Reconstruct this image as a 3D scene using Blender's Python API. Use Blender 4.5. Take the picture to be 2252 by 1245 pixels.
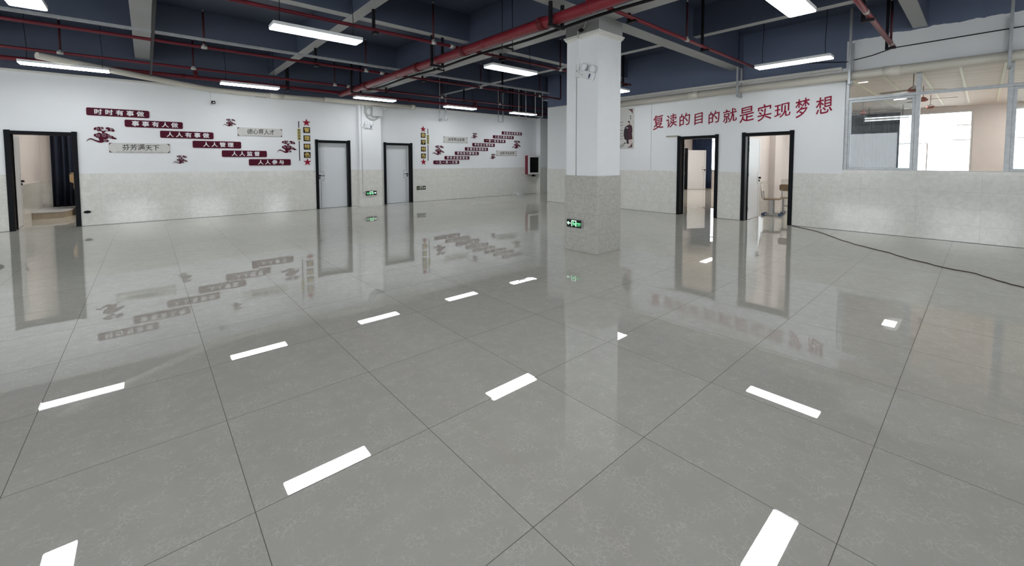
import bpy, bmesh, math, random
from mathutils import Vector, Matrix
random.seed(7)
C = bpy.context
SC = C.scene
for o in list(bpy.data.objects):
    bpy.data.objects.remove(o)
COL = SC.collection
PI = math.pi

# ------------------------------------------------------------------ camera
cam_d = bpy.data.cameras.new('camera')
cam = bpy.data.objects.new('camera', cam_d); COL.objects.link(cam); SC.camera = cam
F_PX, CY, YAW, PITCH, ROLL, CAM_H = 911.8, 400.9, 0.7220, 0.0502, 0.0016, 1.4273
cam_d.sensor_fit = 'HORIZONTAL'; cam_d.sensor_width = 36.0
cam_d.lens = F_PX / 2252 * 36.0
cam_d.shift_y = -(622.5 - CY) / 2252
cam_d.clip_start = 0.05; cam_d.clip_end = 200
fw = Vector((math.sin(YAW) * math.cos(PITCH), math.cos(YAW) * math.cos(PITCH), -math.sin(PITCH)))
rt = Vector((math.cos(YAW), -math.sin(YAW), 0)); dn = fw.cross(rt)
r2 = rt * math.cos(ROLL) + dn * math.sin(ROLL); d2 = dn * math.cos(ROLL) - rt * math.sin(ROLL)
M = Matrix.Identity(4)
for i in range(3):
    M[i][0] = r2[i]; M[i][1] = -d2[i]; M[i][2] = -fw[i]
M.translation = (0, 0, CAM_H)
cam.matrix_world = M

# ------------------------------------------------------------------ world (bright hazy daylight outside) and exposure
w = bpy.data.worlds.new('world'); SC.world = w; w.use_nodes = True
bgn = w.node_tree.nodes['Background']
DAYLIGHT = 8.0
LAMP = 21.0
bgn.inputs['Color'].default_value = (0.93, 0.97, 1.0, 1); bgn.inputs['Strength'].default_value = DAYLIGHT
SC.view_settings.view_transform = 'Standard'; SC.view_settings.look = 'None'
SC.view_settings.gamma = 1.0; SC.view_settings.exposure = 0.0
SC.view_settings.use_curve_mapping = False
SC.cycles.max_bounces = 9; SC.cycles.diffuse_bounces = 5; SC.cycles.glossy_bounces = 4
SC.cycles.transparent_max_bounces = 12; SC.cycles.caustics_reflective = False; SC.cycles.caustics_refractive = False
SC.cycles.sample_clamp_indirect = 6.0

# ------------------------------------------------------------------ materials
MATS = {}
def new_mat(name):
    m = bpy.data.materials.new(name); m.use_nodes = True
    nt = m.node_tree; b = nt.nodes['Principled BSDF']
    return m, nt, b
def N(nt, typ, **kw):
    n = nt.nodes.new(typ)
    for k, v in kw.items():
        setattr(n, k, v)
    return n
def mth(nt, op, a, b=None, c=None):
    n = nt.nodes.new('ShaderNodeMath'); n.operation = op
    for i, v in enumerate((a, b, c)):
        if v is None: continue
        if isinstance(v, (int, float)): n.inputs[i].default_value = v
        else: nt.links.new(v, n.inputs[i])
    return n.outputs[0]
def mixc(nt, f, a, b):
    n = nt.nodes.new('ShaderNodeMix'); n.data_type = 'RGBA'
    if isinstance(f, (int, float)): n.inputs[0].default_value = f
    else: nt.links.new(f, n.inputs[0])
    for i, v in ((6, a), (7, b)):
        if isinstance(v, tuple): n.inputs[i].default_value = (*v, 1)
        else: nt.links.new(v, n.inputs[i])
    return n.outputs[2]
def mat(name, col, rough=0.5, metal=0.0, var=0.06, scale=6.0, bump=0.0, bscale=60.0, spec=0.5, emit=None, estr=0.0, coat=0.0):
    """plain procedural surface: base colour with a soft noise variation, optional fine bump"""
    if name in MATS: return MATS[name]
    m, nt, b = new_mat(name)
    tc = N(nt, 'ShaderNodeTexCoord')
    nz = N(nt, 'ShaderNodeTexNoise'); nz.inputs['Scale'].default_value = scale; nz.inputs['Detail'].default_value = 3
    nt.links.new(tc.outputs['Object'], nz.inputs['Vector'])
    lo = tuple(max(0, c * (1 - var)) for c in col); hi = tuple(min(1, c * (1 + var)) for c in col)
    nt.links.new(mixc(nt, nz.outputs['Fac'], lo, hi), b.inputs['Base Color'])
    b.inputs['Roughness'].default_value = rough; b.inputs['Metallic'].default_value = metal
    b.inputs['Specular IOR Level'].default_value = spec
    b.inputs['Coat Weight'].default_value = coat
    if bump:
        n2 = N(nt, 'ShaderNodeTexNoise'); n2.inputs['Scale'].default_value = bscale; n2.inputs['Detail'].default_value = 2
        nt.links.new(tc.outputs['Object'], n2.inputs['Vector'])
        bp = N(nt, 'ShaderNodeBump'); bp.inputs['Strength'].default_value = bump; bp.inputs['Distance'].default_value = 0.01
        nt.links.new(n2.outputs['Fac'], bp.inputs['Height']); nt.links.new(bp.outputs['Normal'], b.inputs['Normal'])
    if emit:
        b.inputs['Emission Color'].default_value = (*emit, 1); b.inputs['Emission Strength'].default_value = estr
    MATS[name] = m
    return m

def grid_mask(nt, co, sx, sy, ox, oy, half):
    """1 on the joint lines of a sx by sy grid, plus the cell coordinates"""
    ux = mth(nt, 'DIVIDE', mth(nt, 'SUBTRACT', co[0], ox), sx)
    uy = mth(nt, 'DIVIDE', mth(nt, 'SUBTRACT', co[1], oy), sy)
    def line(u, s):
        f = mth(nt, 'FRACT', u)
        d = mth(nt, 'MINIMUM', f, mth(nt, 'SUBTRACT', 1.0, f))
        return mth(nt, 'LESS_THAN', d, half / s)
    return mth(nt, 'MAXIMUM', line(ux, sx), line(uy, sy)), mth(nt, 'FLOOR', ux), mth(nt, 'FLOOR', uy)

def floor_mat():
    m, nt, b = new_mat('polished floor tile'); L = nt.links.new
    geo = N(nt, 'ShaderNodeNewGeometry'); sep = N(nt, 'ShaderNodeSeparateXYZ'); L(geo.outputs['Position'], sep.inputs[0])
    mask, ix, iy = grid_mask(nt, (sep.outputs[0], sep.outputs[1]), 0.8, 0.8, -0.5154, 0.3091, 0.0016)
    cmb = N(nt, 'ShaderNodeCombineXYZ'); L(ix, cmb.inputs[0]); L(iy, cmb.inputs[1])
    wn = N(nt, 'ShaderNodeTexWhiteNoise'); L(cmb.outputs[0], wn.inputs['Vector'])
    # each tile shows its own cut of the vein pattern
    off = N(nt, 'ShaderNodeVectorMath'); off.operation = 'SCALE'; L(wn.outputs['Color'], off.inputs[0]); off.inputs[3].default_value = 31.0
    add = N(nt, 'ShaderNodeVectorMath'); add.operation = 'ADD'; L(geo.outputs['Position'], add.inputs[0]); L(off.outputs[0], add.inputs[1])
    warp = N(nt, 'ShaderNodeTexNoise'); warp.inputs['Scale'].default_value = 34; warp.inputs['Detail'].default_value = 2; L(add.outputs[0], warp.inputs['Vector'])
    ws = N(nt, 'ShaderNodeVectorMath'); ws.operation = 'SCALE'; L(warp.outputs['Color'], ws.inputs[0]); ws.inputs[3].default_value = 0.04
    a2 = N(nt, 'ShaderNodeVectorMath'); a2.operation = 'ADD'; L(add.outputs[0], a2.inputs[0]); L(ws.outputs[0], a2.inputs[1])
    vo = N(nt, 'ShaderNodeTexVoronoi'); vo.feature = 'DISTANCE_TO_EDGE'; vo.inputs['Scale'].default_value = 40; L(a2.outputs[0], vo.inputs['Vector'])
    vein = N(nt, 'ShaderNodeMapRange'); vein.inputs[1].default_value = 0.0; vein.inputs[2].default_value = 0.09; vein.inputs[3].default_value = 1; vein.inputs[4].default_value = 0
    L(vo.outputs['Distance'], vein.inputs[0])
    gate = N(nt, 'ShaderNodeTexNoise'); gate.inputs['Scale'].default_value = 14; gate.inputs['Detail'].default_value = 3; L(add.outputs[0], gate.inputs['Vector'])
    gr = N(nt, 'ShaderNodeMapRange'); gr.inputs[1].default_value = 0.42; gr.inputs[2].default_value = 0.62; L(gate.outputs['Fac'], gr.inputs[0])
    fac = mth(nt, 'MULTIPLY', mth(nt, 'MULTIPLY', vein.outputs[0], gr.outputs[0]), 0.6)
    big = N(nt, 'ShaderNodeTexNoise'); big.inputs['Scale'].default_value = 5; big.inputs['Detail'].default_value = 4; L(add.outputs[0], big.inputs['Vector'])
    base = mixc(nt, big.outputs['Fac'], (0.462, 0.445, 0.393), (0.532, 0.515, 0.462))
    veined = mixc(nt, fac, base, (0.68, 0.67, 0.62))
    tone = mth(nt, 'MULTIPLY_ADD', wn.outputs['Value'], 0.05, 0.975)
    hsv = N(nt, 'ShaderNodeHueSaturation'); L(veined, hsv.inputs['Color']); L(tone, hsv.inputs['Value'])
    L(mixc(nt, mask, hsv.outputs[0], (0.16, 0.15, 0.135)), b.inputs['Base Color'])
    L(mth(nt, 'MULTIPLY_ADD', mask, 0.5, 0.006), b.inputs['Roughness'])
    b.inputs['IOR'].default_value = 1.62
    # every tile lies a hair out of level
    sub = N(nt, 'ShaderNodeVectorMath'); sub.operation = 'SUBTRACT'; L(wn.outputs['Color'], sub.inputs[0]); sub.inputs[1].default_value = (0.5, 0.5, 0.5)
    sc = N(nt, 'ShaderNodeVectorMath'); sc.operation = 'MULTIPLY'; L(sub.outputs[0], sc.inputs[0]); sc.inputs[1].default_value = (0.0026, 0.0026, 0)
    nad = N(nt, 'ShaderNodeVectorMath'); nad.operation = 'ADD'; L(geo.outputs['Normal'], nad.inputs[0]); L(sc.outputs[0], nad.inputs[1])
    nn = N(nt, 'ShaderNodeVectorMath'); nn.operation = 'NORMALIZE'; L(nad.outputs[0], nn.inputs[0])
    L(nn.outputs[0], b.inputs['Normal'])
    L(mth(nt, 'MULTIPLY_ADD', mask, -0.5, 0.5), b.inputs['Specular IOR Level'])
    return m

def wall_tile_mat(name, axis, sx, sz, lo, hi, vein, grout, rough, off=0.0, scale=9.0):
    """glazed wall tile, joints along the wall and by height"""
    m, nt, b = new_mat(name); L = nt.links.new
    geo = N(nt, 'ShaderNodeNewGeometry'); sep = N(nt, 'ShaderNodeSeparateXYZ'); L(geo.outputs['Position'], sep.inputs[0])
    along = sep.outputs[axis]
    if axis == 2: along = mth(nt, 'ADD', sep.outputs[0], sep.outputs[1])
    mask, ix, iy = grid_mask(nt, (along, sep.outputs[2]), sx, sz, off, 0.0, 0.0017)
    cmb = N(nt, 'ShaderNodeCombineXYZ'); L(ix, cmb.inputs[0]); L(iy, cmb.inputs[1])
    wn = N(nt, 'ShaderNodeTexWhiteNoise'); L(cmb.outputs[0], wn.inputs['Vector'])
    of = N(nt, 'ShaderNodeVectorMath'); of.operation = 'SCALE'; L(wn.outputs['Color'], of.inputs[0]); of.inputs[3].default_value = 17.0
    add = N(nt, 'ShaderNodeVectorMath'); add.operation = 'ADD'; L(geo.outputs['Position'], add.inputs[0]); L(of.outputs[0], add.inputs[1])
    n1 = N(nt, 'ShaderNodeTexNoise'); n1.inputs['Scale'].default_value = scale; n1.inputs['Detail'].default_value = 6; n1.inputs['Distortion'].default_value = 1.2; L(add.outputs[0], n1.inputs['Vector'])
    r1 = N(nt, 'ShaderNodeMapRange'); r1.inputs[1].default_value = 0.35; r1.inputs[2].default_value = 0.65; L(n1.outputs['Fac'], r1.inputs[0])
    base = mixc(nt, r1.outputs[0], lo, hi)
    n2 = N(nt, 'ShaderNodeTexNoise'); n2.inputs['Scale'].default_value = scale * 1.7; n2.inputs['Detail'].default_value = 5; n2.inputs['Distortion'].default_value = 2.0; L(add.outputs[0], n2.inputs['Vector'])
    ab = mth(nt, 'ABSOLUTE', mth(nt, 'SUBTRACT', n2.outputs['Fac'], 0.5))
    r2_ = N(nt, 'ShaderNodeMapRange'); r2_.inputs[1].default_value = 0.0; r2_.inputs[2].default_value = 0.035; r2_.inputs[3].default_value = 0.7; r2_.inputs[4].default_value = 0.0; L(ab, r2_.inputs[0])
    c2 = mixc(nt, r2_.outputs[0], base, vein)
    L(mixc(nt, mth(nt, 'MULTIPLY', mask, 0.55), c2, grout), b.inputs['Base Color'])
    b.inputs['Roughness'].default_value = rough
    bp = N(nt, 'ShaderNodeBump'); bp.inputs['Strength'].default_value = 0.12; bp.inputs['Distance'].default_value = 0.004
    hgt = mth(nt, 'SUBTRACT', n1.outputs['Fac'], mth(nt, 'MULTIPLY', mask, 1.0))
    L(hgt, bp.inputs['Height']); L(bp.outputs['Normal'], b.inputs['Normal'])
    return m

def hall_wall_mat(name, zsplit, ragged=0.0, k=1.0):
    """white emulsion below, dark slate paint above a line at zsplit"""
    m, nt, b = new_mat(name); L = nt.links.new
    geo = N(nt, 'ShaderNodeNewGeometry'); sep = N(nt, 'ShaderNodeSeparateXYZ'); L(geo.outputs['Position'], sep.inputs[0])
    nz = N(nt, 'ShaderNodeTexNoise'); nz.inputs['Scale'].default_value = 1.6; nz.inputs['Detail'].default_value = 4; L(geo.outputs['Position'], nz.inputs['Vector'])
    rg = N(nt, 'ShaderNodeTexNoise'); rg.inputs['Scale'].default_value = 5; rg.inputs['Detail'].default_value = 5; L(geo.outputs['Position'], rg.inputs['Vector'])
    z = mth(nt, 'MULTIPLY_ADD', mth(nt, 'SUBTRACT', rg.outputs['Fac'], 0.5), ragged, sep.outputs[2])
    up = mth(nt, 'GREATER_THAN', z, zsplit)
    white = mixc(nt, nz.outputs['Fac'], (0.77, 0.785, 0.80), (0.83, 0.845, 0.86))
    dark = mixc(nt, nz.outputs['Fac'], tuple(c * k for c in SLATE_LO), tuple(c * k for c in SLATE_HI))
    L(mixc(nt, up, white, dark), b.inputs['Base Color'])
    L(mth(nt, 'MULTIPLY_ADD', up, -0.05, 0.6), b.inputs['Roughness'])
    n2 = N(nt, 'ShaderNodeTexNoise'); n2.inputs['Scale'].default_value = 90; n2.inputs['Detail'].default_value = 2; L(geo.outputs['Position'], n2.inputs['Vector'])
    bp = N(nt, 'ShaderNodeBump'); bp.inputs['Strength'].default_value = 0.06; bp.inputs['Distance'].default_value = 0.01
    L(n2.outputs['Fac'], bp.inputs['Height']); L(bp.outputs['Normal'], b.inputs['Normal'])
    return m
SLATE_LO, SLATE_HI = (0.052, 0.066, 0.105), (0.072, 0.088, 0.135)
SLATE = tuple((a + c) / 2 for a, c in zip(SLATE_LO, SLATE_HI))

def glass_mat(name, tint=(0.93, 0.96, 0.97), dust=0.0):
    m = bpy.data.materials.new(name); m.use_nodes = True; nt = m.node_tree; L = nt.links.new
    nt.nodes.remove(nt.nodes['Principled BSDF']); out = nt.nodes['Material Output']
    tr = N(nt, 'ShaderNodeBsdfTransparent'); tr.inputs[0].default_value = (*tint, 1)
    gl = N(nt, 'ShaderNodeBsdfGlossy'); gl.inputs['Roughness'].default_value = 0.01
    fr = N(nt, 'ShaderNodeFresnel'); fr.inputs[0].default_value = 1.5
    mx = N(nt, 'ShaderNodeMixShader'); L(fr.outputs[0], mx.inputs[0]); L(tr.outputs[0], mx.inputs[1]); L(gl.outputs[0], mx.inputs[2])
    last = mx
    if dust:
        df = N(nt, 'ShaderNodeBsdfDiffuse'); df.inputs[0].default_value = (0.75, 0.77, 0.78, 1)
        tc = N(nt, 'ShaderNodeTexCoord'); nz = N(nt, 'ShaderNodeTexNoise'); nz.inputs['Scale'].default_value = 7; nz.inputs['Detail'].default_value = 6
        L(tc.outputs['Object'], nz.inputs['Vector'])
        m2 = N(nt, 'ShaderNodeMixShader'); L(mth(nt, 'MULTIPLY', nz.outputs['Fac'], dust), m2.inputs[0]); L(mx.outputs[0], m2.inputs[1]); L(df.outputs[0], m2.inputs[2]); last = m2
    L(last.outputs[0], out.inputs['Surface'])
    return m

M_FLOOR = floor_mat()
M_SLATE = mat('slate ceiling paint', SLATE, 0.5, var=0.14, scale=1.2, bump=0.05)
M_GREY = mat('ceiling paint lightened as lit', (0.37, 0.375, 0.375), 0.5, var=0.10, scale=1.2, bump=0.05)  # lighter copy of the ceiling paint, carries the brightness of lit undersides
M_SLAB = mat('pale grey slab', (0.60, 0.605, 0.60), 0.6, var=0.08, scale=1.0, bump=0.05)
M_WALLB = hall_wall_mat('hall wall paint', 3.33)
M_WALLE = hall_wall_mat('right wall paint', 3.30, k=2.0)
M_PATCH = hall_wall_mat('plaster above window', 3.84, 0.10, k=2.0)
M_TILEB = wall_tile_mat('cream wall tile long wall', 0, 0.8, 0.2925, (0.66, 0.65, 0.61), (0.75, 0.74, 0.70), (0.80, 0.79, 0.75), (0.42, 0.41, 0.38), 0.11)
M_TILEE = wall_tile_mat('cream wall tile right wall', 1, 0.8, 0.2925, (0.66, 0.65, 0.61), (0.75, 0.74, 0.70), (0.80, 0.79, 0.75), (0.42, 0.41, 0.38), 0.11)
M_TILEC = wall_tile_mat('mottled column tile', 2, 9.0, 0.301, (0.38, 0.368, 0.332), (0.50, 0.488, 0.448), (0.55, 0.54, 0.50), (0.16, 0.15, 0.14), 0.25, off=-1.3, scale=24)
M_WHITE = mat('white emulsion', (0.80, 0.815, 0.83), 0.6, var=0.03, bump=0.05, bscale=90)
M_CREAM = mat('classroom emulsion', (0.72, 0.675, 0.655), 0.6, var=0.03, bump=0.05, bscale=90)
M_CORN = mat('plaster moulding', (0.74, 0.73, 0.69), 0.6, var=0.05)
M_BLACK = mat('black door lacquer', (0.005, 0.006, 0.008), 0.42, var=0.2, spec=0.12)
M_LEAF = mat('white door lacquer', (0.72, 0.745, 0.77), 0.35, var=0.02)
M_LINE = mat('black inlay', (0.012, 0.012, 0.014), 0.4)
M_STEEL = mat('brushed steel', (0.55, 0.55, 0.55), 0.3, 1.0)
M_RED = mat('red pipe paint', (0.20, 0.012, 0.022), 0.42, var=0.2, scale=9, bump=0.04, bscale=30)
M_REDD = mat('fitting red', (0.10, 0.008, 0.013), 0.5, var=0.2, spec=0.3)
M_REDB = mat('dark red branch pipe paint', (0.115, 0.008, 0.017), 0.5, var=0.25, scale=9, spec=0.3)
M_REDR = mat('dark red riser paint', (0.05, 0.006, 0.010), 0.5, var=0.25, spec=0.3)
M_GALV = mat('galvanised steel', (0.42, 0.44, 0.45), 0.42, 0.55, var=0.25, scale=14)
M_WFIT = mat('zinc coupling', (0.50, 0.50, 0.48), 0.4, 0.3, var=0.15)
M_DARK = mat('black painted steel', (0.010, 0.009, 0.011), 0.5, var=0.3, spec=0.15)
M_WIRE = mat('black cable', (0.010, 0.010, 0.012), 0.55, spec=0.15)
M_PVC = mat('cream drain pipe', (0.66, 0.63, 0.55), 0.38, var=0.06, scale=3)
M_PVCJ = mat('cream pipe collar', (0.72, 0.69, 0.61), 0.4)
M_LAMPH = mat('lamp housing', (0.78, 0.79, 0.80), 0.4)
M_LAMP = mat('lit lamp diffuser', (0.9, 0.9, 0.9), 0.4, emit=(0.94, 0.975, 1.0), estr=LAMP)
M_LAMPW = mat('lit warm lamp', (0.9, 0.9, 0.9), 0.4, emit=(1.0, 0.94, 0.88), estr=48.0)
M_TUBE = mat('lit tube', (0.9, 0.9, 0.9), 0.4, emit=(0.95, 0.98, 1.0), estr=3.0)
M_LAMPO = mat('added dim fill lamp', (0.9, 0.9, 0.9), 0.4, emit=(1.0, 0.95, 0.88), estr=22.0)
M_MAROON = mat('maroon acrylic', (0.072, 0.004, 0.017), 0.5, var=0.1, spec=0.15)
M_MAROONE = mat('pale edge of acrylic', (0.72, 0.62, 0.65), 0.4)
M_LETW = mat('white lettering', (0.82, 0.80, 0.83), 0.45)
M_INK = mat('black ink', (0.018, 0.018, 0.02), 0.6, spec=0.2)
M_PLQ = mat('pale grey board', (0.60, 0.59, 0.56), 0.4, var=0.05, scale=20)
M_PLQC = mat('purple grey corner print', (0.12, 0.05, 0.07), 0.5, var=0.4, scale=60)
M_RULE = mat('dark violet rule', (0.022, 0.014, 0.030), 0.55, spec=0.2)
M_CURL = mat('cloud curl line', (0.50, 0.38, 0.42), 0.5)
M_STAR = mat('red star acrylic', (0.30, 0.006, 0.028), 0.5, spec=0.2)
M_SQ = mat('dark square board', (0.016, 0.008, 0.010), 0.5, spec=0.15)
M_GOLD = mat('gold lettering', (0.62, 0.46, 0.13), 0.4, var=0.1)
M_TAG = mat('yellow tag board', (0.52, 0.47, 0.20), 0.4)
M_SLOGAN = mat('crimson lettering', (0.27, 0.006, 0.035), 0.5, spec=0.2, var=0.25, scale=8)
M_EXITB = mat('exit sign black', (0.004, 0.008, 0.006), 0.25)
M_EXITG = mat('exit sign lit green', (0.2, 0.8, 0.4), 0.4, emit=(0.16, 1.0, 0.36), estr=0.85)
M_EXITW = mat('exit sign lit white green', (0.6, 0.9, 0.7), 0.4, emit=(0.62, 1.0, 0.74), estr=0.85)
M_STICK = mat('unlit exit sticker', (0.50, 0.50, 0.22), 0.4)
M_STICKB = mat('dark olive sticker', (0.02, 0.03, 0.012), 0.35)
M_PLASTIC = mat('white plastic', (0.72, 0.73, 0.74), 0.35)
M_GREYP = mat('grey plastic box', (0.50, 0.51, 0.50), 0.4)
M_HOSE = mat('grey flexible conduit', (0.42, 0.43, 0.42), 0.5)
M_LENS = mat('clear lamp lens', (0.80, 0.82, 0.85), 0.12, spec=0.8)
M_BLUE = mat('dark blue label', (0.02, 0.025, 0.09), 0.4)
M_CABR = mat('cabinet maroon paint', (0.15, 0.008, 0.025), 0.3)
M_CABW = mat('cabinet white frame', (0.80, 0.79, 0.79), 0.3)
M_CABI = mat('cabinet dark interior', (0.06, 0.06, 0.062), 0.6)
M_GLASS = glass_mat('clear glass')
M_DUSTY = glass_mat('dusty glass', (0.90, 0.94, 0.96), 0.16)
M_CGLASS = glass_mat('cabinet glass', (0.9, 0.91, 0.92))
M_CURT = mat('navy curtain', (0.005, 0.011, 0.028), 0.8, var=0.25, scale=3)
M_CURTB = mat('blue curtain', (0.011, 0.026, 0.07), 0.8, var=0.25, scale=3)
M_WOOD = mat('light wood veneer', (0.40, 0.27, 0.14), 0.45, var=0.2, scale=5)
M_BATTEN = mat('bare wood', (0.36, 0.31, 0.22), 0.7, var=0.2)
M_RISER = mat('beige stone riser', (0.36, 0.30, 0.23), 0.4, var=0.2, scale=8)
M_PODTOP = mat('pale platform top', (0.55, 0.56, 0.58), 0.3, var=0.08, scale=4)
M_CHAIRP = mat('pale chair plastic', (0.66, 0.63, 0.58), 0.35)
M_CHAIRW = mat('tan chair plywood', (0.24, 0.17, 0.10), 0.4, var=0.2)
M_CHAIRM = mat('grey chair tube', (0.36, 0.36, 0.36), 0.4, 0.3)
M_CHAIRF = mat('blue plastic foot', (0.05, 0.09, 0.17), 0.45)
M_FAN = mat('rust red fan body', (0.34, 0.13, 0.10), 0.5)
M_BLADE = mat('brown fan blade', (0.34, 0.29, 0.26), 0.5)
M_CCEIL = None
M_RIB = mat('cream ceiling rib', (0.86, 0.84, 0.68), 0.5)
M_LEAVES = mat('leafy green', (0.16, 0.28, 0.03), 0.7, var=0.5, scale=9)
M_GROUND = mat('outdoor paving', (0.45, 0.44, 0.42), 0.8, var=0.1)
M_BROWNC = mat('brown floor cable', (0.075, 0.045, 0.035), 0.5)
M_ROBE = mat('printed dark robe', (0.028, 0.012, 0.02), 0.5, var=0.3, scale=12)
M_ROBE2 = mat('printed wine robe', (0.06, 0.014, 0.028), 0.5, var=0.3, scale=12)
M_SKIN = mat('printed skin tone', (0.62, 0.50, 0.44), 0.5)
M_PINK = mat('printed pale pink', (0.60, 0.42, 0.42), 0.5)
M_SKETCH = mat('printed grey wash', (0.36, 0.35, 0.34), 0.5, var=0.3, scale=40)

def class_ceiling_mat():
    m, nt, b = new_mat('classroom plank ceiling'); L = nt.links.new
    geo = N(nt, 'ShaderNodeNewGeometry'); sep = N(nt, 'ShaderNodeSeparateXYZ'); L(geo.outputs['Position'], sep.inputs[0])
    mask, ix, iy = grid_mask(nt, (sep.outputs[0], sep.outputs[1]), 0.46, 40.0, 0.0, -20.0, 0.012)
    nz = N(nt, 'ShaderNodeTexNoise'); nz.inputs['Scale'].default_value = 2.5; nz.inputs['Detail'].default_value = 5; L(geo.outputs['Position'], nz.inputs['Vector'])
    base = mixc(nt, nz.outputs['Fac'], (0.78, 0.69, 0.63), (0.90, 0.80, 0.73))
    L(mixc(nt, mth(nt, 'MULTIPLY', mask, 0.45), base, (0.25, 0.22, 0.2)), b.inputs['Base Color']); b.inputs['Roughness'].default_value = 0.6
    return m
M_CCEIL = class_ceiling_mat()

# ------------------------------------------------------------------ mesh helpers
def ortho(d):
    d = Vector(d).normalized()
    a = Vector((0, 0, 1)) if abs(d.z) < 0.9 else Vector((1, 0, 0))
    u = d.cross(a).normalized(); v = d.cross(u).normalized()
    return u, v
class MB:
    def __init__(s): s.bm = bmesh.new()
    def box(s, x0, x1, y0, y1, z0, z1):
        x0, x1 = min(x0, x1), max(x0, x1); y0, y1 = min(y0, y1), max(y0, y1); z0, z1 = min(z0, z1), max(z0, z1)
        v = [s.bm.verts.new(p) for p in ((x0, y0, z0), (x1, y0, z0), (x1, y1, z0), (x0, y1, z0), (x0, y0, z1), (x1, y0, z1), (x1, y1, z1), (x0, y1, z1))]
        for f in ((0, 3, 2, 1), (4, 5, 6, 7), (0, 1, 5, 4), (1, 2, 6, 5), (2, 3, 7, 6), (3, 0, 4, 7)):
            s.bm.faces.new([v[i] for i in f])
        return s
    def tube(s, pts, r, seg=12, cap=True):
        pts = [Vector(p) for p in pts]; n = len(pts)
        rs = r if isinstance(r, (list, tuple)) else [r] * n
        u = None; rings = []
        for i, p in enumerate(pts):
            d = (pts[min(i + 1, n - 1)] - pts[max(i - 1, 0)]).normalized()
            if u is None: u, v = ortho(d)
            else:
                u = (u - d * u.dot(d)).normalized(); v = d.cross(u)
            rings.append([s.bm.verts.new(p + (u * math.cos(2 * PI * k / seg) + v * math.sin(2 * PI * k / seg)) * rs[i]) for k in range(seg)])
        for a, b in zip(rings, rings[1:]):
            for k in range(seg):
                f = s.bm.faces.new((a[k], a[(k + 1) % seg], b[(k + 1) % seg], b[k])); f.smooth = True
        if cap:
            s.bm.faces.new(rings[0]); s.bm.faces.new(list(reversed(rings[-1])))
        return s
    def cyl(s, a, b, r, seg=16): return s.tube([a, b], r, seg)
    def prism(s, poly, z0, z1):
        """polygon in local XY pulled from z0 to z1"""
        lo = [s.bm.verts.new((x, y, z0)) for x, y in poly]; hi = [s.bm.verts.new((x, y, z1)) for x, y in poly]
        n = len(poly)
        s.bm.faces.new(list(reversed(lo))); s.bm.faces.new(hi)
        for i in range(n): s.bm.faces.new((lo[i], lo[(i + 1) % n], hi[(i + 1) % n], hi[i]))
        return s
    def rrect(s, x0, x1, y0, y1, z0, z1, r, seg=5):
        poly = []
        for cx, cy, a0 in ((x1 - r, y1 - r, 0), (x0 + r, y1 - r, 90), (x0 + r, y0 + r, 180), (x1 - r, y0 + r, 270)):
            for k in range(seg + 1):
                a = math.radians(a0 + 90 * k / seg); poly.append((cx + r * math.cos(a), cy + r * math.sin(a)))
        return s.prism(poly, z0, z1)
    def disc(s, cx, cy, r, z0, z1, seg=20, sy=1.0):
        return s.prism([(cx + r * math.cos(2 * PI * k / seg), cy + sy * r * math.sin(2 * PI * k / seg)) for k in range(seg)], z0, z1)
    def sphere(s, c, r, sx=1, sy=1, sz=1, sub=3):
        m = Matrix.Translation(c) @ Matrix.Diagonal((r * sx, r * sy, r * sz, 1))
        g = bmesh.ops.create_icosphere(s.bm, subdivisions=sub, radius=1, matrix=m)
        for v in g['verts']:
            for f in v.link_faces: f.smooth = True
        return s
    def lathe(s, prof, origin=(0, 0, 0), axis='z', seg=24):
        rings = []
        for r, h in prof:
            ring = []
            for k in range(seg):
                a = 2 * PI * k / seg; p = (r * math.cos(a), r * math.sin(a), h)
                if axis == 'x': p = (p[2], p[0], p[1])
                if axis == 'y': p = (p[1], p[2], p[0])
                ring.append(s.bm.verts.new(Vector(p) + Vector(origin)))
            rings.append(ring)
        for a, b in zip(rings, rings[1:]):
            for k in range(seg):
                f = s.bm.faces.new((a[k], a[(k + 1) % seg], b[(k + 1) % seg], b[k])); f.smooth = True
        s.bm.faces.new(rings[0]); s.bm.faces.new(rings[-1])
        return s
    def mesh_in(s, me, mtx):
        t = bmesh.new(); t.from_mesh(me); t.transform(mtx); tmp = bpy.data.meshes.new('tmp'); t.to_mesh(tmp); t.free()
        s.bm.from_mesh(tmp); bpy.data.meshes.remove(tmp); return s
    def build(s, name, material, parent=None, bevel=0.0, local=True, bseg=2):
        bmesh.ops.recalc_face_normals(s.bm, faces=s.bm.faces)
        me = bpy.data.meshes.new(name); s.bm.to_mesh(me); s.bm.free()
        me.materials.append(material)
        o = bpy.data.objects.new(name, me); COL.objects.link(o)
        if parent is not None: o.parent = parent
        if bevel:
            md = o.modifiers.new('bevel', 'BEVEL'); md.width = bevel; md.segments = bseg; md.limit_method = 'ANGLE'; md.angle_limit = math.radians(40)
        return o

def tag(o, label, cat, group=None, kind=None):
    o['label'] = label; o['category'] = cat
    if group: o['group'] = group
    if kind: o['kind'] = kind
    return o
def thing(name, label, cat, loc=(0, 0, 0), rot=(0, 0, 0), group=None, kind=None):
    o = bpy.data.objects.new(name, None); COL.objects.link(o)
    o.location = loc; o.rotation_euler = rot; o.empty_display_size = 0.1
    return tag(o, label, cat, group, kind)
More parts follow.
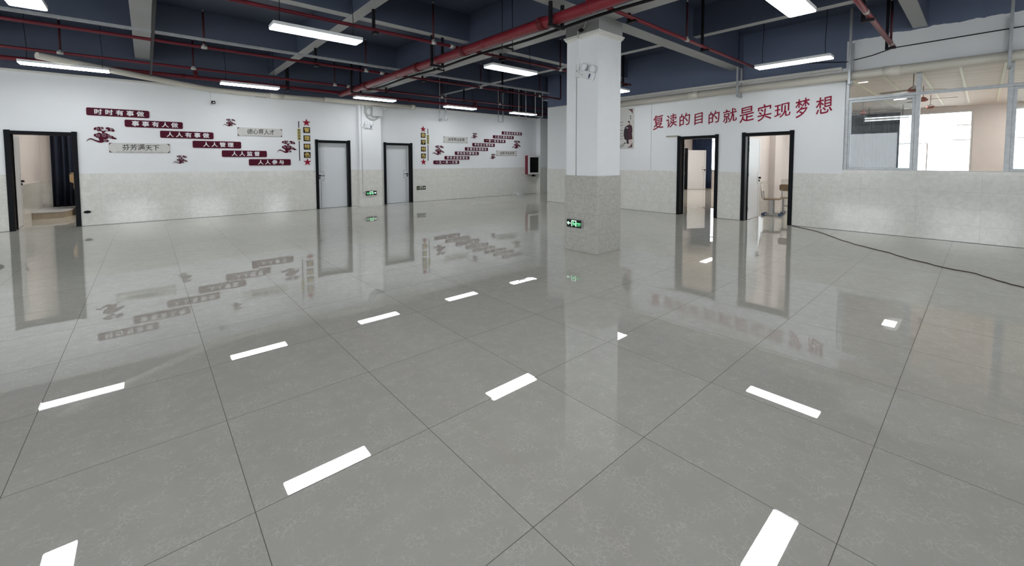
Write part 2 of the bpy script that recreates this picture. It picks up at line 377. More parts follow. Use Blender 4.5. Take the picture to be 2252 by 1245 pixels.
# local frames on the walls: x to the right as read, y up, z out into the hall
FACE = {'back': (PI / 2, 0, 0), 'east': (PI / 2, 0, -PI / 2)}
def on_back(name, label, cat, x, z, y=13.22, **k): return thing(name, label, cat, (x, y, z), FACE['back'], **k)
def on_east(name, label, cat, y, z, x=10.69, **k): return thing(name, label, cat, (x, y, z), FACE['east'], **k)
def dup(root, loc, label=None, rot=None, group=None):
    r = root.copy(); COL.objects.link(r); r.location = loc
    if rot is not None: r.rotation_euler = rot
    if label: r['label'] = label
    if group: r['group'] = group
    for ch in list(root.children):
        c = ch.copy(); COL.objects.link(c); c.parent = r
        for g in list(ch.children):
            d = g.copy(); COL.objects.link(d); d.parent = c
    return r
def struct(name, mb, m, label, cat, bevel=0.0, parent=None):
    o = mb.build(name, m, parent, bevel)
    if parent is None: tag(o, label, cat, kind='structure')
    return o

# ---- Chinese and Latin glyphs from Blender's own built-in font
def raw_glyph(ch, bold):
    cu = bpy.data.curves.new('glyph', 'FONT'); cu.body = ch; cu.size = 1.0; cu.resolution_u = 4
    cu.fill_mode = 'BOTH'; cu.extrude = 0.05
    if bold: cu.bevel_depth = bold; cu.bevel_resolution = 0
    ob = bpy.data.objects.new('glyph', cu); COL.objects.link(ob)
    C.view_layer.update()
    ev = ob.evaluated_get(C.evaluated_depsgraph_get()); me = bpy.data.meshes.new_from_object(ev)
    bpy.data.objects.remove(ob); bpy.data.curves.remove(cu)
    zs = [v.co.z for v in me.vertices]; k = 1.0 / (max(zs) - min(zs))
    for v in me.vertices: v.co.z *= k
    return me
GLY = {}
def glyph(ch, offset=0.0):
    k = (ch, offset)
    if k not in GLY: GLY[k] = raw_glyph(ch, offset)
    return GLY[k]
def bbox(me):
    xs = [v.co.x for v in me.vertices]; ys = [v.co.y for v in me.vertices]
    return min(xs), max(xs), min(ys), max(ys)
_b = bbox(glyph('\u56fd')); EM_C = ((_b[0] + _b[1]) / 2, (_b[2] + _b[3]) / 2); EM_W = _b[1] - _b[0]; EM_H = _b[3] - _b[2]
def put_glyph(mb, ch, cx, cy, wd, ht, z0, z1, offset=0.0, shear=0.0, fit=False):
    me = glyph(ch, offset)
    if fit:
        b = bbox(me); c = ((b[0] + b[1]) / 2, (b[2] + b[3]) / 2); ew, eh = b[1] - b[0], b[3] - b[2]
    else: c, ew, eh = EM_C, EM_W, EM_H
    S = Matrix.Diagonal((wd / ew, ht / eh, (z1 - z0), 1)); T0 = Matrix.Translation((-c[0], -c[1], 0))
    SH = Matrix.Identity(4); SH[1][0] = shear
    mb.mesh_in(me, Matrix.Translation((cx, cy, (z0 + z1) / 2)) @ SH @ S @ T0)

# ================================================================== THE SETTING
struct('floor', MB().box(-8, 22, -8, 20, -0.12, 0), M_FLOOR, 'polished pale grey veined floor tiles across the whole hall', 'floor')
struct('ceiling', MB().box(-8, 10.7, -8, 13.5, 4.40, 4.55).box(10.7, 17, 10.23, 13.5, 4.40, 4.55), M_SLATE, 'dark slate painted concrete ceiling slab above the beams', 'ceiling')

# long wall with the painted slogans (three door openings)
DOORS_B = [(-1.645, 0), (4.317, 1), (6.462, 1)]          # centre x of each door opening
YB = 13.22
def wall_segments(a, b, centres, half, z0, z1, hdoor):
    out = []; c = sorted(centres); x = a
    for d in c:
        out.append((x, d - half, z0, z1)); 
        if z1 > hdoor: out.append((d - half, d + half, max(hdoor, z0), z1))
        x = d + half
    out.append((x, b, z0, z1)); return out
mb = MB()
for x0, x1, z0, z1 in wall_segments(-8, 17, [d[0] for d in DOORS_B], 0.50, 0, 4.4, 2.05): mb.box(x0, x1, YB, YB + 0.24, z0, z1)
for d_ in DOORS_B[1:]: mb.box(d_[0] - 0.49, d_[0] + 0.49, YB + 0.18, YB + 0.235, 0, 2.05)  # unseen backing added behind the closed doors, stops outside light leaking in
wb = struct('wall_back', mb, M_WALLB, 'long white wall with red slogan boards and a cream tiled dado', 'wall')
mb = MB()
for x0, x1, z0, z1 in wall_segments(-8, 17, [d[0] for d in DOORS_B], 0.515, 0, 1.17, 3): mb.box(x0, x1, YB - 0.012, YB, z0, z1)
struct('tile_dado', mb, M_TILEB, '', '', parent=wb)
struct('baseboard_back', MB().box(-8, -2.16, YB - 0.0135, YB, 0, 0.006).box(-1.13, 3.8, YB - 0.0135, YB, 0, 0.006).box(6.98, 13.08, YB - 0.0135, YB, 0, 0.006), M_LINE, 'thin dark joint between the long wall tiles and the floor', 'baseboard')
struct('cornice', MB().box(-8, 5.0, YB - 0.05, YB, 3.29, 3.34).box(5.8, 13.1, YB - 0.05, YB, 3.29, 3.34), M_CORN, 'thin plaster cornice along the top of the long white wall', 'cornice', bevel=0.01)
# shallow pier between the two closed doors
p = struct('pillar', MB().box(5.045, 5.765, 13.0, YB, 0, 4.4), M_WALLB, 'shallow white pier between the two closed white doors', 'pillar')
struct('tile_dado', MB().box(5.03, 5.78, 12.985, YB, 0, 1.17), M_TILEB, '', '', parent=p)
p = struct('pillar', MB().box(13.1, 13.9, 12.98, YB, 0, 4.4), M_WALLB, 'white corner pier just right of the fire hose cabinet', 'pillar')
struct('tile_dado', MB().box(13.088, 13.9, 12.968, YB, 0, 1.17), M_TILEB, '', '', parent=p)

# right wall with two doors and the long interior window
XE = 10.69
DOORS_E = [4.892, 3.288]
WY0, WY1 = -5.2, 1.90      # window opening
mb = MB(); mp = MB()
segs = wall_segments(WY1, 10.23, DOORS_E, 0.50, 0, 4.4, 2.05)
for y0, y1, z0, z1 in segs: mb.box(XE, XE + 0.2, y0, y1, z0, z1)
mb.box(XE, XE + 0.2, -8, WY0, 0, 4.4).box(XE, XE + 0.2, WY0, WY1, 0, 1.235)
we = struct('wall_right', mb, M_WALLE, 'right hand white wall with crimson slogan, two open doors and a window', 'wall')
mb = MB()
for y0, y1, z0, z1 in wall_segments(WY1, 10.23, DOORS_E, 0.515, 0, 1.165, 3): mb.box(XE - 0.012, XE, y0, y1, z0, z1)
mb.box(XE - 0.012, XE, -8, WY1, 0, 1.235)
struct('tile_dado', mb, M_TILEE, '', '', parent=we)
struct('baseboard_right', MB().box(XE - 0.0135, XE, -7.8, 2.75, 0, 0.006).box(XE - 0.0135, XE, 5.43, 10.23, 0, 0.006).box(XE - 0.0135, XE, 3.83, 4.36, 0, 0.006), M_LINE, 'thin dark joint between the right wall tiles and the floor', 'baseboard')
struct('lintel', MB().box(XE + 0.001, XE + 0.199, WY0, WY1 + 0.01, 3.12, 4.4), M_PATCH, 'unpainted plaster lintel above the classroom window', 'lintel')
struct('cornice', MB().box(XE - 0.07, XE, WY1 + 0.06, 8.3, 3.27, 3.33).box(XE - 0.04, XE, WY1 + 0.06, 8.3, 3.24, 3.27).box(XE - 0.02, XE, 8.3, 10.23, 3.29, 3.32), M_CORN, 'stepped plaster cornice along the top of the right hand wall', 'cornice', bevel=0.01)
struct('wall_passage', MB().box(XE + 0.2, 17, 10.03, 10.23, 0, 4.4).box(16.8, 17, 10.23, YB, 0, 4.4), M_WALLB, 'plain white wall of the side passage', 'wall')
# the rest of the hall behind the photographer, with daylight windows
mb = MB()
wins = [(-5.2, -3.2), (-1.6, 0.4), (2.0, 4.0), (6.4, 8.4)]
x = -8
for a, b_ in wins:
    mb.box(x, a, -8, -7.8, 0, 4.4); mb.box(a, b_, -8, -7.8, 0, 1.0); mb.box(a, b_, -8, -7.8, 2.9, 4.4); x = b_
mb.box(x, XE + 0.2, -8, -7.8, 0, 4.4)
struct('wall_front', mb, M_WALLB, 'white wall with daylight windows behind the viewpoint', 'wall')
mb = MB(); y = -8
for a, b_ in ((-5.0, -2.4), (-1.0, 1.6), (3.0, 5.6), (7.0, 9.6)):  # unseen window openings added to throw light in from the left
    mb.box(-8, -7.8, y, a, 0, 4.4); mb.box(-8, -7.8, a, b_, 0, 1.0); mb.box(-8, -7.8, a, b_, 2.9, 4.4); y = b_
mb.box(-8, -7.8, y, YB, 0, 4.4)
struct('wall_left', mb, M_WALLB, 'white wall at the left end, with unseen windows added for light', 'wall')

# concrete beams: deep ones over the column, shallower ones between
beams = [
    (5.02, 5.48, -7.8, YB, 3.60, 'deep concrete beam running from the column to the long wall'),
    (-0.12, 0.15, -7.8, YB, 3.85, 'concrete cross beam above the slogan boards at the left'),
    (2.62, 2.82, -7.8, YB, 3.85, 'narrow concrete beam midway between column line and left beam'),
    (8.10, 8.28, -7.8, YB, 3.85, 'narrow concrete beam between the column and the right wall'),
    (-3.0, -2.75, -7.8, YB, 3.85, 'concrete beam beyond the left edge of the slogan boards'),
    (-5.7, -5.3, -7.8, YB, 3.60, 'deep concrete beam near the left end wall'),
    (-7.8, XE, 3.84, 4.12, 3.60, 'deep concrete beam crossing over the column to the right wall'),
    (-7.8, XE, 7.00, 7.20, 3.85, 'narrow concrete beam crossing just behind the column'),
    (-7.8, XE, 10.30, 10.50, 3.85, 'narrow concrete beam crossing in front of the long wall'),
    (-7.8, XE, 0.75, 0.95, 3.85, 'narrow concrete beam crossing above the viewpoint'),
    (-7.8, XE, -2.4, -2.2, 3.85, 'narrow concrete beam crossing behind the viewpoint'),
    (-7.8, XE, -5.5, -5.2, 3.60, 'deep concrete beam crossing far behind the viewpoint'),
    (10.75, 16.8, 10.3, 10.6, 3.60, 'concrete beam over the side passage'),
]
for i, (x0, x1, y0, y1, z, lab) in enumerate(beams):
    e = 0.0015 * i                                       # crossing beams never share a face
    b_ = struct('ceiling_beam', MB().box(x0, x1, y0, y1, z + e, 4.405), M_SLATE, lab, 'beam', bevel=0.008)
    b_.data.materials.append(M_GREY)                     # one paint, light and shade put in: navy sides, paler grey undersides
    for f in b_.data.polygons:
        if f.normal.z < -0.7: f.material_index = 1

struct('trim_1', MB().box(XE - 0.004, XE + 0.001, 6.20, 6.208, 1.17, 3.2), M_HOSE, 'thin vertical joint line in the right wall left of the slogan', 'trim')
# free-standing column
col = struct('column', MB().box(5.118, 5.702, 3.858, 4.472, 1.2, 3.33), M_WHITE, 'free-standing square column with mottled tile base and white shaft', 'column')
struct('tile_base', MB().box(5.10, 5.72, 3.84, 4.49, 0, 1.203), M_TILEC, '', '', parent=col, bevel=0.004)
mb = MB()
for z0, z1, e in ((3.315, 3.335, 0.012), (3.335, 3.36, 0.028), (3.36, 3.385, 0.042)): mb.box(5.118 - e, 5.702 + e, 3.858 - e, 4.472 + e, z0, z1)
struct('capital', mb, M_CORN, '', '', parent=col, bevel=0.006)
struct('column_neck', MB().box(5.105, 5.715, 3.842, 4.485, 3.36, 3.605), M_GREY, '', '', parent=col)

# ------------------------------------------------------------------ doors
def door_leaf(parent, W, H, knob_left, hinge_left, name='door_leaf'):
    """leaf in its own frame: hinge edge at x=0, running to +x (hinge_left) or -x, front face z=0"""
    s = 1 if hinge_left else -1
    leaf = MB().box(0, s * W, 0.008, H, -0.042, 0).build(name, M_LEAF, parent, 0.003)
    k = s * (W - 0.07); g = s * (W - 0.115); g2 = s * (W - 0.20)
    for zf in (1, -1):
        z0, z1 = (-0.001, 0.0015) if zf > 0 else (-0.0435, -0.041)
        ln = MB()
        def seg(x0, x1, y0, y1): ln.box(min(x0, x1) - 0.003, max(x0, x1) + 0.003, y0 - 0.003, y1 + 0.003, z0, z1)
        seg(g, g, 0.03, 0.86); seg(g, g2, 0.86, 0.86); seg(g2, g2, 0.86, 1.12); seg(g, g2, 1.12, 1.12); seg(g + s * 0.025, g + s * 0.025, 1.12, H - 0.02); seg(g, g + s * 0.025, 1.12, 1.12)
        ln.build('inlay_line', M_LINE, leaf)
        zz = 0.0 if zf > 0 else -0.042
        h = MB().cyl((k, 1.0, zz), (k, 1.0, zz + zf * 0.045), 0.024).tube([(k, 1.0, zz + zf * 0.045), (k - s * 0.03, 1.0, zz + zf * 0.05), (k - s * 0.13, 1.0, zz + zf * 0.05)], 0.010, 10)
        h.cyl((k, 0.93, zz), (k, 0.93, zz + zf * 0.02), 0.022)
        h.build('door_handle', M_DARK, leaf)
    hg = MB()
    for y in (0.22, 1.05, H - 0.35, H - 0.2): hg.box(-s * 0.006, s * 0.02, y, y + 0.09, -0.044, 0.006)
    hg.build('hinge', M_STEEL, leaf, 0.002)
    return leaf
def door_frame(parent, W, H, depth, fw_=0.082):
    """black lining: W x H outer size, lining runs depth back into the wall"""
    mb = MB(); h = W / 2
    mb.box(-h, -h + fw_, 0, H, -0.004, 0.02).box(h - fw_, h, 0, H, -0.004, 0.02).box(-h + fw_, h - fw_, H - fw_, H - 0.012, -0.004, 0.018)
    mb.box(-h - 0.002, -h + fw_ + 0.002, H - 0.095, H + 0.005, -0.004, 0.0215).box(h - fw_ - 0.002, h + 0.002, H - 0.095, H + 0.005, -0.004, 0.0215)
    mb.box(-h + 0.03, -h + 0.07, 0, H - 0.05, -depth, 0.0).box(h - 0.07, h - 0.03, 0, H - 0.05, -depth, 0.0).box(-h + 0.03, h - 0.03, H - 0.085, H - 0.045, -depth, 0.0)
    # door stop
    mb.box(-h + 0.07, -h + 0.085, 0, H - 0.085, -depth + 0.03, -depth + 0.05).box(h - 0.085, h - 0.07, 0, H - 0.085, -depth + 0.03, -depth + 0.05)
    return mb.build('door_frame', M_BLACK, parent, 0.004)
d = on_back('door_1', 'open white door in a black frame at the left end of the long wall', 'door', -1.645, 0, y=YB - 0.014, kind='structure')
door_frame(d, 1.035, 2.09, 0.28); lf = door_leaf(d, 0.88, 2.0, False, True); lf.location = (-0.445, 0, -0.29); lf.rotation_euler = (0, math.radians(93), 0)
d = on_back('door_2', 'closed white door in a black frame left of the shallow pier', 'door', 4.317, 0, y=YB - 0.014, kind='structure')
door_frame(d, 1.04, 2.09, 0.2); lf = door_leaf(d, 0.89, 2.0, True, False); lf.location = (0.446, 0, -0.135)
d = on_back('door_3', 'closed white door in a black frame right of the shallow pier', 'door', 6.462, 0, y=YB - 0.014, kind='structure')
door_frame(d, 1.05, 2.07, 0.2); lf = door_leaf(d, 0.90, 1.985, False, True); lf.location = (-0.451, 0, -0.135)
d = on_east('door_4', 'open doorway in a black frame showing an inner white door and blue curtain', 'door', 4.892, 0, x=XE - 0.014, kind='structure')
door_frame(d, 1.06, 2.09, 0.24); lf = door_leaf(d, 0.90, 2.0, False, True); lf.location = (-0.455, 0, -0.25); lf.rotation_euler = (0, math.radians(158), 0)
d = on_east('door_5', 'open white door in a black frame with classroom chairs beyond', 'door', 3.288, 0, x=XE - 0.014, kind='structure')
door_frame(d, 1.06, 2.10, 0.24); lf = door_leaf(d, 0.90, 2.0, False, True); lf.location = (-0.452, 0, -0.25); lf.rotation_euler = (0, math.radians(93), 0)

# ------------------------------------------------------------------ interior window of the classroom
wd = on_east('window_1', 'long interior window with grey metal frames looking into the bright classroom', 'window', 0, 0, x=XE + 0.06, kind='structure')
def fr(x0, x1, y0, y1, z0=-0.05, z1=0.02): return (x0, x1, y0, y1, z0, z1)
# local x = -world Y
MB().box(*fr(-1.90, 5.2, 2.645, 2.70, -0.046, 0.024)).build('transom_rail', M_GALV, wd, 0.004)
MB().box(*fr(-1.90, -1.845, 1.235, 3.14)).build('frame_post', M_GALV, wd, 0.004)
for a, b_ in ((-0.872, -0.805), (0.225, 0.285), (2.1, 2.16), (4.0, 4.06)):
    MB().box(*fr(a, b_, 1.235, 3.14)).build('mullion', M_GALV, wd, 0.004)
def sash(x0, x1, y0, y1, zc, nm='sash', gm=None):
    t = 0.045
    s = MB().box(x0, x1, y0, y0 + t, zc - .018, zc + .018).box(x0, x1, y1 - t, y1, zc - .018, zc + .018).box(x0, x0 + t, y0 + t, y1 - t, zc - .018, zc + .018).box(x1 - t, x1, y0 + t, y1 - t, zc - .018, zc + .018).build(nm, M_GALV, wd, 0.003)
    MB().box(x0 + t - .004, x1 - t + .004, y0 + t - .004, y1 - t + .004, zc - .003, zc + .003).build('glass_pane', gm or M_GLASS, s)
sash(-1.845, -0.872, 1.25, 2.645, -0.01, gm=M_DUSTY)
sash(0.285, 1.22, 1.25, 2.645, -0.01); sash(1.2, 2.1, 1.25, 2.645, -0.035); sash(2.16, 4.0, 1.25, 2.645, -0.01); sash(4.06, 5.15, 1.25, 2.645, -0.01)
for a, b_ in ((-1.845, -0.872), (-0.805, 0.225), (0.285, 2.1), (2.16, 4.0), (4.06, 5.15)):
    MB().box(a, b_, 2.70, 3.12, -0.02, -0.014).build('glass_pane', M_GLASS, wd)
MB().box(-1.9, 5.2, 1.235, 1.25, -0.1, 0.045).build('window_sill', M_CORN, wd, 0.004)

# ================================================================== LAMPS
def make_lamp(name, label, loc, along):
    """1.2 x 0.3 m hanging LED panel, lit face down"""
    r = thing(name, label, 'ceiling lamp', loc, (0, 0, 0 if along == 'x' else PI / 2), group='hanging LED panels')
    MB().box(-0.6, 0.6, -0.145, 0.145, 0.012, 0.06).build('lamp_housing', M_LAMPH, r, 0.006)
    MB().rrect(-0.595, 0.595, -0.14, 0.14, 0.0, 0.0125, 0.02).build('diffuser', M_LAMP, r)
    for x in (-0.5, 0.5):
        k = MB().tube([(x, 0, 0.06), (x + 0.01, 0, 0.3), (x - 0.01, 0.01, 0.7), (x, 0, 1.16)], 0.005, 6).build('suspension_wire', M_WIRE, r)
    return r
LZ = 3.24
first = make_lamp('led_panel', 'lit LED panel hung left of the column above the middle of the hall', (1.92, 6.40, LZ), 'x')
LAMPS = [
    (-0.92, 6.46, 'y', 'large lit LED panel cut off by the top left corner of the picture'),
    (5.57, 6.33, 'x', 'lit LED panel hung just left of the column top'),
    (8.93, 6.30, 'x', 'lit LED panel almost hidden behind the column'),
    (-1.1, 11.75, 'x', 'lit LED panel near the long wall above the open door'),
    (1.95, 11.75, 'x', 'lit LED panel near the long wall above the black camera'),
    (5.10, 11.85, 'x', 'lit LED panel near the long wall in front of the pier'),
    (8.10, 11.85, 'x', 'lit LED panel near the long wall above the white camera'),
    (10.93, 11.75, 'x', 'lit LED panel furthest along the long wall, above the hose cabinet'),
    (5.58, 1.55, 'x', 'large lit LED panel cut off by the top edge right of the column'),
    (9.10, 2.42, 'y', 'lit LED panel hung above the crimson wall slogan'),
    (1.9, 1.5, 'x', 'unseen LED panel added for light overhead of the viewpoint'), (-2.0, 1.5, 'x', 'unseen LED panel added for light overhead to the left of the viewpoint'),  # unseen panels from here to the rear rows, added to light the hall
    (1.9, -3.4, 'x', 'unseen LED panel added for light behind the viewpoint'), (5.58, -3.4, 'x', 'unseen LED panel added for light behind the viewpoint on the column line'),
    (9.1, -3.4, 'y', 'unseen LED panel added for light behind the viewpoint by the right wall'), (-2.0, -3.4, 'x', 'unseen LED panel added for light behind the viewpoint to the left'),
    (-4.5, 6.4, 'x', 'lit LED panel beyond the left edge of view'), (-4.5, 11.75, 'x', 'lit LED panel beyond the left edge near the long wall'),
]
for x, y, al, lab in LAMPS:
    dup(first, (x, y, LZ if x != -0.92 else 3.13), lab, (0, 0, 0 if al == 'x' else PI / 2))

# ================================================================== PIPES UNDER THE CEILING
PZ = 3.512
def sprinkler(parent, x, y, z, top):
    rs = MB().cyl((x, y, z), (x, y, top), 0.017, 10).build('riser', M_REDR, parent)
    MB().cyl((x, y, top), (x, y, top + 0.03), 0.014, 10).build('sprinkler_head', M_STEEL, rs)
    MB().cyl((x - 0.045, y, z), (x + 0.045, y, z), 0.032, 12).cyl((x, y, z - 0.03), (x, y, z + 0.05), 0.026, 12).build('coupling', M_WFIT, parent)
def branch(label, y, x0, x1, heads, tee=True, bare=(), endup=None, r=0.027, z=PZ):
    t = thing('sprinkler_pipe', label, 'pipe', (0, 0, 0), group='red sprinkler branch pipes')
    MB().cyl((x0, y, z), (x1, y, z), r, 14).build('pipe_run', M_RED if r > 0.03 or y < 4 else M_REDB, t)
    for x, top in heads: sprinkler(t, x, y, z, top)
    for x in bare:
        MB().cyl((x - 0.04, y, z), (x + 0.04, y, z), 0.036, 12).build('coupling', M_WFIT, t)
    if tee:
        MB().cyl((4.33 - 0.14, y, z), (4.33 - 0.04, y, z), 0.038, 12).build('coupling', M_WFIT, t)
        MB().cyl((4.33, y, 3.41), (4.33, y, z + 0.02), 0.036, 12).build('riser', M_REDD, t)
    if endup: MB().tube([(x1 - 0.02, y, z), (x1 + 0.02, y, z), (x1 + 0.04, y, z + 0.03), (x1 + 0.04, y, endup)], 0.02, 10).build('riser', M_REDR, t)
    return t
branch('red sprinkler pipe from the column top to the right wall', 3.45, 4.33, 10.15, [(7.05, 4.15)], tee=False)
branch('red sprinkler pipe passing above the lamp left of the column', 6.45, -3.0, 10.0, [(3.85, 4.18), (7.15, 4.18)])
branch('red sprinkler pipe under the long pale cable trunking', 9.45, -6.5, 10.46, [(0.86, 4.15), (3.86, 4.2), (7.15, 4.15), (9.5, 4.2), (-1.9, 4.15)], endup=4.3)
branch('red sprinkler pipe nearest the long wall', 11.6, -6.5, 12.4, [(-1.15, 4.1), (0.85, 4.1), (3.87, 4.1), (7.21, 4.1), (9.63, 4.1)], z=3.49)
branch('red sprinkler pipe stub at the top right near the window', 1.1, 4.33, 9.72, [(9.45, 4.1)], tee=False, bare=(7.2, 9.45), r=0.034, z=3.40)
t = thing('fire_main_pipe', 'thick red fire main running past the column to the long wall', 'pipe', (0, 0, 0))
MB().cyl((4.33, -7.5, 3.40), (4.33, 12.47, 3.40), 0.080, 24).build('pipe_run', M_RED, t)
for y in (2.55, 4.25, 6.2, 7.9, 10.6): MB().cyl((4.33, y - 0.05, 3.40), (4.33, y + 0.05, 3.40), 0.094, 24).box(4.225, 4.25, y - 0.03, y + 0.03, 3.39, 3.46).box(4.41, 4.435, y - 0.03, y + 0.03, 3.34, 3.41).build('grooved_coupling', M_REDD, t, 0.003)
for y in (3.4, 5.6, 8.8): MB().cyl((4.33, y - 0.012, 3.40), (4.33, y + 0.012, 3.40), 0.083, 24).build('weld_ring', M_RED, t)
t = thing('fire_pipe', 'red fire pipe running along the top of the long wall', 'pipe', (0, 0, 0))
MB().cyl((-7.5, 12.45, 3.43), (13.0, 12.45, 3.43), 0.044, 16).build('pipe_run', M_REDB, t)
for x in (0.7, 2.0, 6.5, 9.3): MB().cyl((x - 0.05, 12.45, 3.43), (x + 0.05, 12.45, 3.43), 0.056, 14).build('coupling', M_REDD, t)
for x in (0.95, 9.15): MB().cyl((x, 12.45, 3.43), (x, 12.45, 3.58), 0.04, 12).cyl((x, 12.45, 3.58), (x, 12.4, 3.58), 0.036, 12).build('tee_stub', M_REDD, t)

# black channel hangers that hold the pipes up
def make_hanger(label, loc, top, half, drop, axis='x', wdt=0.045):
    """U-shaped channel: two flats and a foot; origin under the pipe"""
    r = thing('pipe_hanger', label, 'pipe hanger', loc, (0, 0, 0 if axis == 'x' else PI / 2), group='black pipe hangers')
    z0 = -drop
    if half > 0:
        for sx in (-1, 1): MB().box(sx * half - 0.02, sx * half + 0.02, -wdt / 2, wdt / 2, z0, top - loc[2]).build('hanger_leg', M_DARK, r, 0.003)
        MB().box(-half - 0.03, half + 0.03, -wdt / 2 - 0.004, wdt / 2 + 0.004, z0 - 0.035, z0).build('hanger_foot', M_DARK, r, 0.003)
    else:
        MB().box(-0.022, 0.022, 0.05, 0.09, z0, top - loc[2]).build('hanger_leg', M_DARK, r, 0.003)
        MB().box(-0.035, 0.035, -0.05, 0.09, z0 - 0.03, z0).build('hanger_foot', M_DARK, r, 0.003)
    return r
make_hanger('black U hanger gripping the thick red main just before the column', (4.33, 3.98, 3.40), 3.61, 0.12, 0.09)
make_hanger('black U hanger gripping the thick red main midway to the long wall', (4.33, 7.12, 3.40), 3.86, 0.12, 0.09)
make_hanger('black U hanger gripping the thick red main at its far end', (4.72 - 0.39, 11.3, 3.40), 4.41, 0.12, 0.09)
HG = [
    (2.8, 6.45, PZ, 3.86, 'black hanger on the pipe above the lamp left of the column'),
    (5.44, 6.45, PZ, 3.61, 'short black hanger on the pipe just behind the thick main'),
    (9.75, 6.45, PZ, 4.41, 'black hanger at the pipe end seen right of the column'),
    (2.79, 9.45, PZ, 3.86, 'black hanger on the middle sprinkler pipe left of the main'),
    (5.35, 9.45, PZ, 3.61, 'short black hanger on the middle sprinkler pipe below the deep beam'),
    (8.01, 9.45, PZ, 4.41, 'black hanger on the middle sprinkler pipe left of the column'),
    (5.35, 11.6, 3.49, 3.61, 'short black hanger on the wall side sprinkler pipe below the deep beam'),
    (8.12, 11.6, 3.49, 3.86, 'black hanger on the wall side sprinkler pipe far from the main'),
    (5.4, 3.45, PZ, 3.61, 'black hanger on the pipe right above the column'),
    (7.8, 3.45, PZ, 4.41, 'black hanger on the pipe between the column and the right wall'),
    (7.5, 1.1, 3.40, 4.41, 'black hanger on the top right pipe stub further from the wall'),
    (9.62, 1.1, 3.40, 4.41, 'black hanger at the capped end of the top right pipe stub'),
]
for x, y, z, top, lab in HG: make_hanger(lab, (x, y, z), top, 0, 0.03)
for x, lab in ((2.92, 'tall black U hanger on the wall pipe left of the thick main'), (10.92, 'tall black U hanger on the wall pipe near the corner'), (11.4, 'second tall black U hanger on the wall pipe nearest the corner')):
    make_hanger(lab, (x, 12.45, 3.43), 4.41, 0.075, 0.06, axis='y')

# cable runs
tag(MB().box(-7.5, 9.6, 9.12, 9.18, 3.565, 3.60).box(-7.5, 9.6, 9.115, 9.185, 3.56, 3.566).build('cable_trunking', M_GALV, None, 0.003), 'long pale metal cable trunking running beside the middle sprinkler pipe', 'cable trunking')
tag(MB().box(0.12, 0.155, 3.0, 12.1, 3.30, 3.34).build('cable_tray', M_DARK, None, 0.004), 'narrow black cable tray below the left beam', 'cable tray')
tag(MB().tube([(4.56, y, 3.345 + 0.012 * math.sin(y * 2.3)) for y in [2.0 + 0.35 * i for i in range(27)]], 0.022, 8).build('hanging_cable', M_WIRE), 'black cable slung beside the thick red main', 'cable')
def trapeze(label, y):
    r = thing('trapeze_hanger', label, 'cable hanger', (4.57, y, 3.31), group='thin rod trapezes for the slung cable')
    for sx in (-0.11, 0.11): MB().cyl((sx, 0, -0.05), (sx, 0, 1.09), 0.006, 8).build('threaded_rod', M_DARK, r)
    MB().box(-0.13, 0.13, -0.012, 0.012, -0.012, 0.012).build('cross_bar', M_DARK, r)
trapeze('thin rod trapeze holding the slung cable nearer the column', 5.3); trapeze('thin rod trapeze holding the slung cable further from the column', 7.45)

# cream PVC drain pipes
t = thing('drain_pipe', 'cream drain pipe crossing to the long wall and running along it', 'pipe', (0, 0, 0))
MB().tube([(-1.42, 11.36, 3.35), (0.0, 12.32, 3.31), (1.1, 12.98, 3.28), (1.45, 13.07, 3.27), (2.0, 13.08, 3.26), (2.9, 13.08, 3.26), (4.1, 12.915, 3.26)], 0.062, 18).build('pipe_run', M_PVC, t)
MB().tube([(4.0, 12.91, 3.26), (6.9, 12.91, 3.28)], 0.07, 18).build('pipe_run', M_PVC, t)
MB().cyl((2.62, 13.08, 3.255), (2.95, 13.08, 3.255), 0.074, 18).build('pipe_collar', M_PVCJ, t)
MB().cyl((6.8, 12.91, 3.28), (6.95, 12.91, 3.28), 0.078, 18).build('pipe_collar', M_PVCJ, t)
MB().box(2.3, 2.55, 13.13, 13.205, 3.2, 3.27).build('pipe_clip', M_GALV, t, 0.004)
t = thing('drain_pipe', 'cream drain pipe running along the right wall above slogan and window', 'pipe', (0, 0, 0))
MB().cyl((10.55, -7.7, 3.115), (10.55, 7.95, 3.115), 0.086, 24).build('pipe_run', M_PVC, t)
for y in (4.95, 1.2, -2.6, 7.8): MB().cyl((10.55, y - 0.12, 3.115), (10.55, y + 0.12, 3.115), 0.094, 24).build('pipe_collar', M_PVCJ, t)
def bracket(label, y):
    r = thing('pipe_bracket', label, 'pipe bracket', (10.55, y, 3.115), group='galvanised brackets under the right drain pipe')
    MB().box(-0.16, -0.12, -0.02, 0.02, -0.15, 1.28).build('bracket_leg', M_GALV, r, 0.003)
    MB().box(0.085, 0.12, -0.018, 0.018, -0.15, 0.65).build('bracket_leg', M_GALV, r, 0.003)
    MB().box(-0.16, 0.13, -0.022, 0.022, -0.185, -0.145).build('bracket_arm', M_GALV, r, 0.003)
bracket('galvanised pipe bracket above the third slogan character from the right', 3.86); bracket('galvanised pipe bracket at the left end of the window', 1.80); bracket('galvanised pipe bracket above the second window post', -0.22)
tag(MB().tube([(10.66, 2.6, 3.52), (10.67, 1.9, 3.42), (10.64, 1.5, 3.47), (10.62, 1.2, 3.55), (10.66, 0.0, 3.58), (10.66, -1.5, 3.6), (10.66, -4, 3.62)], 0.009, 8).build('wall_cable', M_WIRE), 'thin dark cable across the plaster above the window', 'cable')
